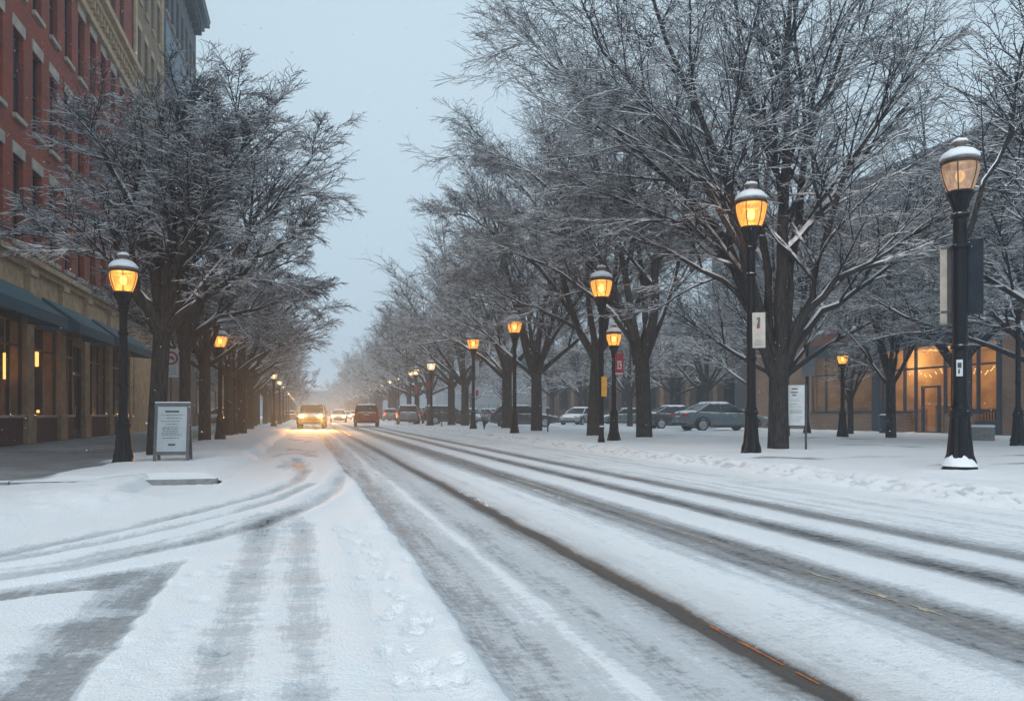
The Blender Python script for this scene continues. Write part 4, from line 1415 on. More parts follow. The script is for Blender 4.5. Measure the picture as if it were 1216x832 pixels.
def lamp_at(px, pyb, pyt, lan_px, label, z=.12, group=None, light=0.0, **kw):
    p = at(px, pyb, z); d = depth(p)
    H = (pyb - pyt) * d / 946.0
    r, zb = make_lamp(H, lan=lan_px * d / 946.0, **kw)
    r.location = p; r.rotation_euler.z = .4
    tag(r, label, 'street lamp', group)
    if light:
        o = point('lamp_light', (p.x, p.y, p.z + zb), light, (1, .50, .16), .2)
    return r
GLR = 'black post lamps along the right of the road'
GLL = 'black post lamps along the shop pavement'
L1 = lamp_at(1140, 562, 165, 43, 'largest black post lamp at the right, unlit-looking pale lantern and snow on its plinth', group=GLR, glass=M_PALE, bulb=emit('dim_bulb', (1, .6, .25), 1.2), post_r=.11, base_r=.225, base_h=.98, plinth=.52, light=8)
L2 = lamp_at(892, 541, 216, 37, 'tall black lamp carrying a cream banner in front of the large tree', group=GLR, base_h=1.0, light=110, post_r=.10)
L3 = lamp_at(714, 525, 315, 26, 'tall slim black lamp post carrying the yellow sign', group=GLR, slim=True, light=90, post_r=.085)
L4 = lamp_at(729, 523, 384, 18, 'shorter black lamp carrying a red banner', group=GLR, light=25, post_r=.08)
L5 = lamp_at(611, 514.5, 369, 18, 'black lamp in front of the dark parked estate car', group=GLR, light=40)
L6 = lamp_at(562, 509.5, 393, 14.5, 'black lamp just left of the slim trunk near the black parked car', group=GLR, light=30)
L7 = lamp_at(512, 505.5, 424, 10.5, 'lamp in front of the dark four-wheel drive, between two banners', group=GLR, light=0, glass=M_WHITE, bulb=M_HOTW)
L8 = lamp_at(493.5, 503.5, 432, 9, 'lamp right of the parked silver car, nearest it', group=GLR, glass=M_WHITE, bulb=M_HOTW, n=10)
far1, _ = make_lamp(5.7, lan=.62, glass=M_WHITE, bulb=M_HOTW, n=8, nglass=5)
p8 = L8.location
yy = p8.y + 12; first = True; idx = 0
while yy < 300:
    o = far1 if first else copy_tree(far1); first = False
    o.location = (10.1 + .002 * (yy - 90), yy, .1)
    near = idx < 4
    tag(o, ('first', 'second', 'third', 'fourth')[idx] + ' hazy white lit lamp beyond the parked silver car' if near else 'tiny white lamp far down the right-hand row in the haze', 'street lamp', GLR if near else 'distant hazy lamps of the right-hand row')
    yy += 11.5; idx += 1
N1 = lamp_at(146.5, 552, 300, 32, 'nearest lamp on the shop pavement, bright amber, left of the menu board', z=.1, group=GLL, light=75, base_h=.78, base_r=.17, post_r=.075, plinth=.37)
N2 = lamp_at(261.5, 523.5, 387.5, 17, 'second amber lamp along the shop pavement, beside the straight trunk', z=.1, group=GLL, light=25, base_h=.8, base_r=.19, post_r=.075, plinth=.4)
N3 = lamp_at(277.5, 517.5, 412, 10, 'unlit grey lamp just behind the second amber lamp', z=.1, group=GLL, glass=M_OFF, bulb=M_OFF, base_h=.8, base_r=.19, post_r=.075, plinth=.4)
far2, _ = make_lamp(4.1, lan=.5, glass=M_WHITE, bulb=M_HOTW, n=8, nglass=5, base_h=.8)
yy = 58; first = True
while yy < 240:
    o = far2 if first else copy_tree(far2); first = False
    o.location = (-2.1 - .006 * yy, yy, .1)
    tag(o, 'tiny white lamp far down the left-hand row in the haze', 'street lamp', 'distant hazy lamps of the left-hand row')
    yy += 13
P1 = lamp_at(1000.5, 518.5, 413, 13, 'small lit lamp on the plaza in front of the brick shop', group='lamps on the plaza by the brick shop', light=25, post_r=.08)
P2 = lamp_at(1209, 529, 348, 14, 'slender black lamp with dark lantern at the right edge', group='lamps on the plaza by the brick shop', glass=M_WOOD, bulb=M_OFF, post_r=.07, base_r=.2, plinth=.42)
# snow heaped on the plinth of the large lamp
hp = MB(); rh = random.Random(4); n_ = 28; V_ = []
fa = math.atan2(-L1.location.y, -L1.location.x) - .4 - .25       # drifted against the side that faces the road
for k_, (r_, f_) in enumerate(((.262, 0), (.245, .35), (.215, .75), (.17, 1.0), (.12, 1.02))):
    for i in range(n_):
        a_ = 2 * PI * i / n_
        w_ = max(0.0, .42 + .50 * math.cos(a_ - fa)) * (.9 + .12 * math.sin(3 * a_ + 1) + .08 * math.sin(7 * a_))
        V_.append(((r_ + rh.uniform(-.004, .004)) * math.cos(a_), (r_ + rh.uniform(-.004, .004)) * math.sin(a_), .118 + .22 * f_ * w_))
hp.add(V_, [(k_ * n_ + i, k_ * n_ + (i + 1) % n_, (k_ + 1) * n_ + (i + 1) % n_, (k_ + 1) * n_ + i) for k_ in range(4) for i in range(n_)])
o = hp.build('snow_heap', M_SNOW, L1, smooth=True)

# ------------------------------------------------------------------ banners and signs
def face_cam(o, p, extra=0.0):
    a = math.atan2(p.x, p.y)
    o.rotation_euler = (0, 0, -a + extra)

def panel(mb, w, h, t=.03, z0=0.0, x0=0.0):
    mb.box(x0 - w / 2, x0 + w / 2, -t / 2, t / 2, z0, z0 + h)
    return mb

M_CREAM = plain('cream_banner', (.50, .45, .40), .8, var=.12, scale=5, snow=.1)
M_REDB = plain('red_banner', (.32, .022, .030), .75, var=.2, scale=6)
M_YELS = plain('yellow_sign', (.72, .33, .02), .6, var=.15, scale=6)
M_WSIGN = plain('white_sign', (.56, .60, .62), .6, var=.10, scale=5)
M_INK = plain('dark_lettering', (.05, .05, .055), .7)
M_FAINT = plain('faint_lettering', (.30, .32, .33), .7)
M_STEEL = plain('dark_steel', (.05, .055, .06), .45, var=.3, snow=.15)
M_REDP = plain('sign_red', (.30, .045, .05), .6, var=.15)

def banner(px, py0, py1, wpx, d, m, name, label, mark=None, cat='banner', arm=None, skew=0.0, kw=None):
    p = at_d(px, py1, d); k = d / 946.0
    w, h = wpx * k, (py1 - py0) * k
    o = panel(MB(), w, h, .025).build(name, m, None, bevel=.006)
    o.location = p; face_cam(o, p, skew)
    tag(o, label, cat, kw)
    ro = MB()
    for z in (.01, h - .01):
        ro.tube([(-w * .62, 0, z), (w * .62, 0, z)], .012, 6)
    ro.build('rod', M_STEEL, o)
    if mark:
        mb = MB()
        for (x, z, a, b) in mark:
            mb.box((x - a / 2) * w, (x + a / 2) * w, -.020, -.0135, (z - b / 2) * h, (z + b / 2) * h)
        o['_w'] = w
        del o['_w']
        mb.build('emblem', M_INK if m is M_CREAM else M_WSIGN, o)
    return o
d2 = depth(L2.location)
bn = banner(900.5, 371, 413, 16, d2 - .12, M_CREAM, 'banner', 'cream banner with a small dark crest on the tall lamp', cat='banner')
# the crest: a dark squiggle with a red body
k = (d2 - .12) / 946
cr_ = MB(); cr_.tube([(-.03, -.02, 34 * k), (.02, -.02, 36 * k), (.03, -.02, 33 * k), (.0, -.02, 31 * k), (.03, -.02, 29 * k), (-.02, -.02, 28 * k)], .016, 6); cr_.build('crest', M_INK, bn)
cr_ = MB(); cr_.ball((0, -.012, 25.5 * k), .036, 8, 6, 1.4); cr_.build('crest_body', M_REDP, bn)
cr_ = MB()
for z, w in ((9, .5), (7, .7), (4.6, .75), (3, .6)): cr_.box(-w * 7 * k, w * 7 * k, -.02, -.0135, z * k, (z + .8) * k)
cr_.build('lettering', M_FAINT, bn)
d4 = depth(L4.location)
banner(735.5, 419.5, 445, 10, d4 - .12, M_REDB, 'banner', 'red banner with pale lettering on the shorter lamp', mark=[(.0, .62, .5, .05), (.1, .5, .10, .22), (-.15, .45, .10, .30), (.22, .42, .09, .26), (0, .3, .55, .05), (0, .06, .9, .07)])
d3 = depth(L3.location)
ys_ = banner(717.5, 447, 470.5, 6.5, d3 - .12, M_YELS, 'warning_sign', 'narrow yellow sign fixed low on the slim lamp post', cat='sign')
# distant banners on the hazy lamps
banner(508, 452, 461, 4.5, depth(L7.location) - .15, M_REDB, 'banner', 'small red banner on a pole left of the lamp before the four-wheel drive', kw='small far banners')
banner(508, 461.5, 473, 4.5, depth(L7.location) - .15, M_NAVY, 'banner', 'small dark blue banner hanging below the small red one', kw='small far banners')
banner(494, 456, 468, 3, depth(L8.location) - .15, M_REDB, 'banner', 'thin red banner on the lamp right of the parked silver car', kw='small far banners')
banner(566.5, 463, 470, 3, depth(L6.location) - .15, M_REDB, 'banner', 'little orange red tag on the lamp near the black parked car', kw='small far banners')
banner(461, 467, 472, 4.5, 108, M_REDB, 'banner', 'small round-looking red sign on a hazy lamp beyond the parked silver car', kw='small far banners')
banner(566.5, 428, 446, 5, depth(L6.location) + .15, M_WSIGN, 'banner', 'pale narrow banner high on the lamp near the black parked car', kw='small far banners')
banner(622, 424, 437, 14, 62, plain('teal_sign', (.05, .16, .19), .5, var=.2), 'street_sign', 'teal street name plate hanging among the branches above the estate car', cat='sign')

# thin pole that carries the two far banners
mb = MB(); mb.tube([(0, 0, 0), (0, 0, 4.0)], .045, 8); mb.lathe([(.12, -.1), (.12, .1), (.05, .2)], 10)
po = mb.build('sign_pole', M_STEEL); q = at(507, 506, .12); dq = depth(L7.location) - .1
q = at_d(507.5, 491, dq); po.location = (q.x, q.y, .1); tag(po, 'thin dark pole carrying the small red and blue banners', 'pole')

# box cabinet behind the large lamp: cream side, dark back
d1 = depth(L1.location) + .16; k = d1 / 946
cab = empty('signal_cabinet', at_d(1140, 385, d1)); face_cam(cab, cab.location); tag(cab, 'dark signal box with a cream side, strapped to the large lamp post', 'signal box')
mb = MB(); mb.box(3 * k, 24 * k, -.10, .16, 12 * k, 99 * k); mb.build('housing', plain('dark_blue_grey_metal', (.014, .020, .030), .6, 0, .15, var=.3, snow=.1), cab, bevel=.012)
mb = MB(); mb.box(-21 * k, -13 * k, -.06, .20, 2 * k, 93 * k); mb.build('side_panel', plain('cream_metal', (.38, .33, .27), .55, var=.15, snow=.2), cab, bevel=.012)
mb = MB(); mb.box(-13 * k, -8 * k, -.02, .18, 1 * k, 94 * k); mb.build('back_plate', M_STEEL, cab, bevel=.008)
mb = MB()
for z in (14, 90): mb.box(-20 * k, 22 * k, -.075, -.065, z * k, (z + 2.4) * k)
mb.build('strap', M_STEEL, cab)
# little notice on the post
k = 12.7 / 946
st_ = at_d(1139.5, 446.5, depth(L1.location) - .115)
nt_ = panel(MB(), 6.5 * k, 19 * k, .008).build('notice', M_WSIGN); nt_.location = st_; face_cam(nt_, st_); tag(nt_, 'small white notice stuck on the large lamp post', 'notice')
mb = MB(); mb.box(-2 * k, 2 * k, -.009, -.005, 9.5 * k, 15.5 * k); mb.box(-1.4 * k, .3 * k, -.009, -.005, 3 * k, 8 * k); mb.build('lettering', M_INK, nt_)

# menu board on the shop pavement (folding A board)
AB = at(203, 547.5, .14)
kd = depth(AB) / 946
ab = empty('menu_board', AB); face_cam(ab, AB, -.22); tag(ab, 'grey framed standing menu board on the snowy pavement', 'menu board')
Hh, Ww = 70 * kd, 40 * kd
tilt = Matrix.Rotation(R(-8), 4, 'X')
def board_side(M, front):
    mb = MB()
    mb.box(-Ww / 2, -Ww / 2 + .055, -.02, .02, 0, Hh, M); mb.box(Ww / 2 - .055, Ww / 2, -.02, .02, 0, Hh, M)
    mb.box(-Ww / 2 + .055, Ww / 2 - .055, -.018, .018, Hh - .07, Hh, M); mb.box(-Ww / 2 + .055, Ww / 2 - .055, -.018, .018, .12, .19, M)
    mb.build('frame', plain('board_frame', (.085, .095, .105), .5, var=.2, snow=.2), ab, bevel=.005)
    mb = MB(); mb.box(-Ww / 2 + .055, Ww / 2 - .055, -.008, .008, .19, Hh - .07, M); mb.build('board', plain('board_face', (.40, .45, .47), .5, var=.08, scale=3), ab)
board_side(tilt, True)
M2 = Matrix.Translation((0, Hh * .30, 0)) @ Matrix.Rotation(R(8), 4, 'X')
board_side(M2, False)
le = MB(); rl = random.Random(2)
z = Hh - .15
hd = MB(); hd.box(-.13, .12, -.0125, -.0085, z - .035, z, tilt); hd.build('heading', M_INK, ab)
z -= .08
while z > .40:
    x = -rl.uniform(.10, .20)
    xe = rl.uniform(.08, .2)
    while x < xe:
        w = rl.uniform(.02, .07)
        le.box(x, min(xe, x + w), -.0125, -.0085, z - .012, z, tilt); x += w + .016
    z -= rl.choice((.032, .036, .06))
hd = MB(); hd.box(-.06, .07, -.0125, -.0085, .30, .335, tilt); hd.build('footer_mark', M_INK, ab)
le.build('lettering', plain('board_ink', (.11, .12, .125), .7), ab)
sn = MB(); sn.box(-Ww / 2, Ww / 2, -.03, .03, Hh + .001, Hh + .02, tilt); sn.build('snow_layer', M_SNOW, ab, bevel=.008)

# sign with red ring emblem between the left trunks
p = at_d(203, 484, 27); k = 27 / 946
sg = empty('road_sign', p); face_cam(sg, p); sg.location.z = .1; tag(sg, 'pale square sign with a red ring emblem between the shop-side trunks', 'sign')
zb = p.z - .1
mb = MB(); mb.tube([(0, .03, 0), (0, .03, zb + 68 * k)], .03, 8); mb.build('post', M_STEEL, sg)
mb = panel(MB(), 17 * k, 34 * k, .02, zb + 36 * k); mb.build('plate', M_WSIGN, sg, bevel=.005)
mb = MB(); n = 28; r1, r0 = 8.0 * k, 5.6 * k; zc = zb + 59 * k
V = []
for r_, y in ((r0, -.014), (r1, -.014)):
    V += [(r_ * math.cos(2 * PI * i / n), y, zc + r_ * math.sin(2 * PI * i / n)) for i in range(n)]
mb.add(V, [(i, (i + 1) % n, n + (i + 1) % n, n + i) for i in range(n)])
mb.build('ring', M_REDP, sg)
mb = MB()
for (x, z, a, b) in ((-1.2, 1.2, 6, 2.2), (1.6, -.4, 4, 2.6), (-2, -1.5, 1.2, 3), (2.6, -2.2, 1.2, 2.6)): mb.box((x - a / 2) * k, (x + a / 2) * k, -.015, -.012, zc + (z - b / 2) * k, zc + (z + b / 2) * k)
mb.build('emblem', M_REDP, sg)
mb = MB()
for z in (46, 43, 40): mb.box(-6 * k, 6 * k, -.015, -.0115, zb + z * k, zb + (z + .9) * k)
mb.build('lettering', M_FAINT, sg)

# white notice board on a post beside the large tree
p = at(957, 536, .12); k = depth(p) / 946
sg = empty('notice_board', p); face_cam(sg, p); tag(sg, 'white lettered notice board on a thin post right of the large trunk', 'notice board')
mb = MB(); mb.tube([(0, 0, -.1), (0, 0, 80 * k)], 1.3 * k, 8); mb.build('post', M_STEEL, sg)
mb = MB(); mb.box(-20 * k, -1.4 * k, -.015, .015, 31 * k, 79 * k); mb.build('plate', M_WSIGN, sg, bevel=.005)
mb = MB(); mb.box(-20.4 * k, -1.0 * k, -.012, .012, 30 * k, 31 * k); mb.build('rail', M_STEEL, sg)
def words(mb, x0, x1, z, h, rl, y=-.019, dense=.3):
    x = x0
    while x < x1 - .3:
        w = rl.uniform(.5, 2.0)
        mb.box(x * k, min(x1, x + w) * k, y, -.0155, z * k, (z + h) * k); x += w + dense
mb = MB()
for z, a, b in ((73.6, -16, -9), (69.5, -16.6, -9), (66.2, -15, -10.5)): words(mb, a, b, z, 1.8, rl, dense=.25)
mb.build('heading', M_INK, sg)
mb = MB()
for z, a, b, h in ((61.5, -17, -7, .5), (59.8, -17, -5, .5), (56, -17, -10, 1.0), (53, -17, -4, .4), (48, -18, -3.5, 1.2), (45.6, -18, -3.5, 1.4), (41, -17, -5, .4), (38.5, -17, -6, .4), (36, -17, -8, .4)): words(mb, a, b, z, h, rl)
mb.build('lettering', M_FAINT, sg)
# second post behind with a pale square plate
q = at(958.5, 514.5, .12); k = depth(q) / 946
sg = empty('sign_post', q); face_cam(sg, q); tag(sg, 'dark post with a pale blank plate behind the notice board', 'sign')
mb = MB(); mb.tube([(0, 0, 0), (0, 0, 112 * k)], 2 * k, 8); mb.lathe([(5 * k, 0), (4.2 * k, 4 * k), (2.2 * k, 14 * k)], 10); mb.build('post', M_IRON, sg)
mb = MB(); mb.box(-6 * k, 8.5 * k, -.10, -.07, 68 * k, 90 * k); mb.build('plate', plain('pale_blue_plate', (.16, .20, .24), .5, var=.15), sg)

# ------------------------------------------------------------------ plaza furniture
p = at(1053, 514.5, .12); k = depth(p) / 946
bn_ = empty('litter_bin', p, .3); tag(bn_, 'dark blue litter bin left of the small tree on the plaza', 'litter bin')
mb = MB(); mb.lathe([(8 * k, 0), (8.6 * k, 1 * k), (8.8 * k, 20 * k)], 16); mb.build('body', M_NAVY, bn_)
mb = MB(); mb.lathe([(9.4 * k, 20 * k), (9.4 * k, 22 * k), (6 * k, 23 * k), (5.6 * k, 21 * k)], 16); mb.build('rim', M_STEEL, bn_)
p = at(1163, 523, .12); k = depth(p) / 946
pl_ = empty('stone_planter', p); face_cam(pl_, p, .12); tag(pl_, 'grey stone block seat with snow on top, right of the large lamp', 'stone block')
mb = MB(); mb.box(-16 * k, 16 * k, 0, .9, 0, 16 * k); mb.build('block', M_KERB, pl_, bevel=.02)
mb = MB(); mb.box(-16.3 * k, 16.3 * k, -.01, .91, 16 * k, 18.5 * k); mb.build('snow_layer', M_SNOW, pl_, bevel=.03)
p = at(1190, 516, .12); k = depth(p) / 946
rl_ = empty('railing', p); face_cam(rl_, p, .25); tag(rl_, 'dark slatted railing in front of the brick shop pier', 'railing')
mb = MB()
for x in range(-32, 15, 3): mb.box(x * k, (x + 1.6) * k, -.02, .02, 5 * k, 29 * k)
mb.build('slats', M_NAVY, rl_)
mb = MB(); mb.box(-33 * k, 14.5 * k, -.03, .03, 28 * k, 30.5 * k); mb.box(-33 * k, 14.5 * k, -.03, .03, 4 * k, 6 * k); mb.build('rail', M_NAVY, rl_)
for x in (-32, 9, 13): 
    mb = MB(); mb.box(x * k, (x + 1.5) * k, -.04, .04, -.1, 31 * k); mb.build('post', M_NAVY, rl_)
# small posts and meters at the verge
def meter(px, pyb, pyt, label):
    p = at(px, pyb, .12); d = depth(p); h = (pyb - pyt) * d / 946
    o = empty('parking_meter', p); tag(o, label, 'parking meter', 'parking meters in the verge'); face_cam(o, p)
    mb = MB(); mb.tube([(0, 0, -.1), (0, 0, h - .28)], .035, 8); mb.build('post', M_STEEL, o)
    mb = MB(); mb.box(-.09, .09, -.07, .07, h - .28, h - .06); mb.ball((0, 0, h - .07), .09, 10, 6); mb.build('head', M_STEEL, o, bevel=.01)
    mb = MB(); mb.ball((0, 0, h - .0), .085, 10, 6, .5); mb.build('snow_cap', M_SNOW, o, smooth=True)
meter(524.5, 506.5, 489, 'stubby meter post right of the lamp before the four-wheel drive')
meter(650.5, 513.5, 484, 'meter post in front of the nose of the dark estate car')
# bare little shrub
def shrub(px, pyb, h, label, seed):
    p = at(px, pyb, .12); rg = random.Random(seed)
    mb = MB()
    for k in range(26):
        a = rg.uniform(0, 6.28); s_ = rg.uniform(.05, .28)
        pts = [(0, 0, 0)]; x = y = z = 0
        for j in range(5):
            x += math.cos(a) * s_ * h * .28 + rg.uniform(-.03, .03); y += math.sin(a) * s_ * h * .28 + rg.uniform(-.03, .03); z += h * .2
            pts.append((x, y, z))
        mb.tube(pts, [.012, .011, .010, .008, .006, .004], 4)
        for j in (2, 3, 4):
            b = rg.uniform(0, 6.28); q = pts[j]
            mb.tube([q, (q[0] + .12 * math.cos(b), q[1] + .12 * math.sin(b), q[2] + .14), (q[0] + .26 * math.cos(b), q[1] + .26 * math.sin(b), q[2] + .2)], [.008, .006, .004], 4)
    o = mb.build('bare_shrub', M_TWIG); o.location = p; tag(o, label, 'shrub', 'bare shrubs in the verge')
shrub(575, 510, 1.1, 'small snowy bare shrub right of the lamp near the black parked car', 3)
shrub(592, 507, .8, 'small snowy bare shrub left of the estate car tail', 4)
# ------------------------------------------------------------------ cars
def paint(name, c, snow=.3):
    m, nt, out = mat(name)
    v = coords(nt)
    g = nd(nt, 'NewGeometry')
    z = nd(nt, 'SeparateXYZ', {0: g.outputs['Normal']}).outputs[2]
    n = noise(nt, v, 3.0, 5)
    oz = nd(nt, 'SeparateXYZ', {0: v}).outputs[2]
    dirt = smooth(nt, math_n(nt, 'ADD', oz, math_n(nt, 'MULTIPLY', n, .3)), .35, .75, .65, .0)
    col = mixc(nt, dirt, c, (.20, .20, .205))
    s = smooth(nt, math_n(nt, 'ADD', z, math_n(nt, 'MULTIPLY', math_n(nt, 'SUBTRACT', n, .5), 1.1)), 1.0 - snow, 1.12 - snow)
    col = mixc(nt, s, col, SNOW)
    rough = math_n(nt, 'MAXIMUM', smooth(nt, n, .3, .7, .22, .34), math_n(nt, 'MULTIPLY', math_n(nt, 'MAXIMUM', s, dirt), .75))
    bsdf(nt, out, col, rough, .0, .5)
    return m
M_TYRE = plain('tyre_rubber', (.018, .018, .019), .85, var=.3, snow=.2)
M_RIM = plain('alloy_rim', (.42, .44, .46), .35, .6, var=.2)
M_BLACKP = plain('black_plastic', (.018, .018, .02), .6, var=.3, snow=.15)
M_TAIL = plain('tail_lamp_glass', (.34, .012, .012), .25, var=.2)
M_HEADG = plain('headlamp_glass', (.50, .52, .54), .2, var=.2)
M_PLATE = plain('number_plate', (.55, .57, .58), .5)
M_TAILON = emit('tail_lamp_lit', (1.0, .10, .02), 3.0)
M_HEADON = emit('headlamp_lit', (1.0, .58, .18), 80.0)
M_FOGON = emit('headlamp_far', (1.0, .70, .38), 60.0)

SHAPES = {
    # y stations: (y, z_low, z_top, half width); glass: (bottom y0,y1, roof y0,y1, belt z, roof z, half width bottom, top)
    'sedan': dict(L=4.7, st=[(-2.35, .40, .86, .70), (-2.22, .26, 1.00, .82), (-1.7, .22, 1.04, .89), (-.9, .20, .99, .91), (.2, .20, .97, .91), (1.0, .20, .95, .90), (1.7, .22, .84, .87), (2.15, .25, .72, .80), (2.34, .36, .60, .66)],
                  gl=(-1.82, 1.22, -.95, .22, .95, 1.44, .79, .58), wheels=(-1.42, 1.38), wr=.32),
    'suv': dict(L=4.6, st=[(-2.3, .45, 1.02, .78), (-2.2, .30, 1.10, .88), (-1.6, .26, 1.08, .92), (-.7, .26, 1.06, .93), (.3, .26, 1.05, .93), (1.0, .26, 1.03, .92), (1.6, .28, .97, .90), (2.1, .30, .88, .84), (2.28, .42, .74, .70)],
                gl=(-2.18, 1.15, -1.85, .25, 1.03, 1.66, .84, .66), wheels=(-1.38, 1.38), wr=.36),
    'estate': dict(L=4.7, st=[(-2.35, .42, .98, .74), (-2.25, .27, 1.05, .85), (-1.6, .24, 1.03, .90), (-.7, .22, 1.01, .92), (.3, .22, .99, .92), (1.0, .22, .97, .91), (1.65, .24, .88, .88), (2.12, .27, .76, .81), (2.33, .38, .62, .66)],
                   gl=(-2.22, 1.25, -1.65, .28, .98, 1.54, .81, .60), wheels=(-1.42, 1.40), wr=.34),
}
_pc = {}
def make_car(kind, color, snow=.35, roof_snow=True, head=None, tail=None):
    S = SHAPES[kind]
    r = empty('parked_car', (0, 0, 0))
    key = (color, snow)
    if key not in _pc: _pc[key] = paint('car_paint_%d' % len(_pc), color, snow)
    pm = _pc[key]
    # lofted body
    V, F_ = [], []
    n = 14
    for (y, zl, zt, w) in S['st']:
        h = zt - zl
        half = [(0, zl), (w * .80, zl), (w * .95, zl + h * .12), (w * 1.0, zl + h * .42), (w * .985, zl + h * .68), (w * .93, zl + h * .92), (w * .80, zl + h * 1.0), (0, zl + h * 1.045)]
        ring = [(x, y, z) for x, z in half] + [(-x, y, z) for x, z in half[-2:0:-1]]
        V += ring
    m_ = len(half) * 2 - 2
    ns = len(S['st'])
    for i in range(ns - 1):
        for k in range(m_):
            j = (k + 1) % m_
            F_.append((i * m_ + k, (i + 1) * m_ + k, (i + 1) * m_ + j, i * m_ + j))
    F_.append(tuple(range(m_))); F_.append(tuple(reversed([(ns - 1) * m_ + k for k in range(m_)])))
    b = MB().add(V, F_).build('body', pm, r, smooth=True, sub=2)
    y0, y1, ry0, ry1, zb, zr, wb, wt = S['gl']
    zb -= .02
    # greenhouse glass as a rounded frustum
    def ring(y0, y1, w, z, bow=.0):
        return [(-w, y0 + .12, z), (-w * .8, y0, z), (0, y0 - bow, z), (w * .8, y0, z), (w, y0 + .12, z), (w, y1 - .2, z), (w * .82, y1, z), (0, y1 + bow, z), (-w * .82, y1, z), (-w, y1 - .2, z)]
    A = ring(y0, y1, wb, zb, .05); B = ring(ry0, ry1, wt, zr - .05, .05)
    Mid = [tuple(a * .42 + b_ * .58 for a, b_ in zip(p, q)) for p, q in zip(A, B)]
    Mid = [(x * 1.02, y, z + .012) for x, y, z in Mid]
    k = len(A)
    g = MB().add(A + Mid + B, [(l * k + i, l * k + (i + 1) % k, (l + 1) * k + (i + 1) % k, (l + 1) * k + i) for l in (0, 1) for i in range(k)] + [tuple(2 * k + i for i in range(k))])
    go = g.build('windows', M_GLASS2, r, smooth=False)
    # roof and pillars
    C1 = ring(ry0 - .06, ry1 + .08, wt + .025, zr - .07, .05); C2 = ring(ry0 - .01, ry1 + .02, wt - .02, zr - .015, .04); C3 = ring(ry0 + .2, ry1 - .25, wt * .62, zr + .012, .03)
    ro = MB().add(C1 + C2 + C3, [(l * k + i, l * k + (i + 1) % k, (l + 1) * k + (i + 1) % k, (l + 1) * k + i) for l in (0, 1) for i in range(k)] + [tuple(2 * k + i for i in range(k))])
    ro.build('roof', pm, r, smooth=True)
    pi = MB()
    for s in (-1, 1):
        for (ya, yb_, t) in ((y1 - .16, ry1 - .08, .035), (y0 + .10, ry0 + .08, .06), ((y0 + y1) / 2 - .05, (ry0 + ry1) / 2, .03)):
            pa, pb = Vector((s * (wb + .004), ya, zb)), Vector((s * (wt + .012), yb_, zr - .06))
            pm_ = (pa * .42 + pb * .58) * 1.0; pm_.x *= 1.022; pm_.z += .012
            pi.tube([pa, pm_, pb], t, 6)
        if kind != 'sedan':
            pa, pb = Vector((s * (wb + .003), y0 + .75, zb)), Vector((s * (wt + .01), ry0 + .62, zr - .06)); pm_ = pa * .42 + pb * .58; pm_.x *= 1.022
            pi.tube([pa, pm_, pb], .035, 6)
    pi.build('pillars', pm, r)
    # trims: bumpers, grille, shuts
    fy, ry = S['L'] / 2, -S['L'] / 2
    tr_ = MB()
    zl = S['st'][2][1]
    tr_.box(-.72, .72, ry - .0, ry + .12, zl + .10, zl + .22)
    tr_.box(-.62, .62, fy - .14, fy - .005, zl + .08, zl + .20)
    tr_.box(-.42, .42, fy - .13, fy + .005, zl + .30, zl + .38)
    for s in (-1, 1): tr_.box(s * .90 - .02, s * .90 + .02, -1.0, .95, zl - .03, zl + .07)
    tr_.build('trim', M_BLACKP, r, bevel=.015)
    pl = MB(); pl.box(-.17, .17, ry - .03, ry + .04, S['st'][0][2] - .16, S['st'][0][2] - .06); pl.build('number_plate', M_PLATE, r)
    # wheels
    wr = S['wr']
    for s in (-1, 1):
        for wy in S['wheels']:
            a = MB(); Mx = Matrix.Translation((s * .80, wy, wr)) @ Matrix.Rotation(PI / 2, 4, 'Y')
            a.lathe([(wr * .62, -.10), (wr * .92, -.10), (wr, -.06), (wr, .06), (wr * .92, .105), (wr * .62, .105)], 24, M=Mx)
            w = a.build('wheel', M_TYRE, r, smooth=False)
            c = MB(); o_ = s * .112
            for q in range(5):
                an = q * 2 * PI / 5
                Mq = Matrix.Translation((s * .80 + o_, wy, wr)) @ Matrix.Rotation(an, 4, 'X')
                c.box(-.008, .008, -wr * .09, wr * .09, 0, wr * .62, Mq)
            c.lathe([(wr * .60, o_ - .012), (wr * .66, o_ - .012), (wr * .66, o_ + .012), (wr * .60, o_ + .012)], 24, M=Mx)
            c.build('rim', M_RIM, w)
            ar = MB()
            pts = [(s * (.905 if kind == 'suv' else .885), wy + wr * 1.22 * math.cos(t), wr + wr * 1.22 * math.sin(t)) for t in np.linspace(-.1, PI + .1, 13)]
            ar.tube(pts, .045, 6); ar.build('wheel_arch', M_BLACKP, r)
        hl = MB(); hz = S['st'][-2][2] - .05
        hl.ball((s * .60, fy - .16, hz), .15, 12, 8, .55); hl.build('headlight', head or M_HEADG, r)
        tl = MB(); tz = S['st'][0][2] - .02
        if kind == 'suv': tl.box(s * .74 - .09, s * .74 + .09, ry - .005, ry + .16, tz - .16, tz + .16)
        else: tl.box(s * .66 - .17, s * .66 + .17, ry - .005, ry + .20, tz - .10, tz + .06)
        tl.build('tail_light', tail or M_TAIL, r, bevel=.03)
        mi = MB(); mi.ball((s * (wb + .15), y1 - .45, zb + .10), .09, 10, 6, .75); mi.tube([(s * (wb), y1 - .45, zb + .05), (s * (wb + .12), y1 - .45, zb + .08)], .025, 6); mi.build('mirror', pm if snow < .4 else M_BLACKP, r, smooth=True)
        dh = MB()
        for yy_ in (-.75, .25): dh.box(s * .915 - .012, s * .915 + .016, yy_, yy_ + .16, zb - .17, zb - .145)
        dh.build('door_handle', M_RIM, r)
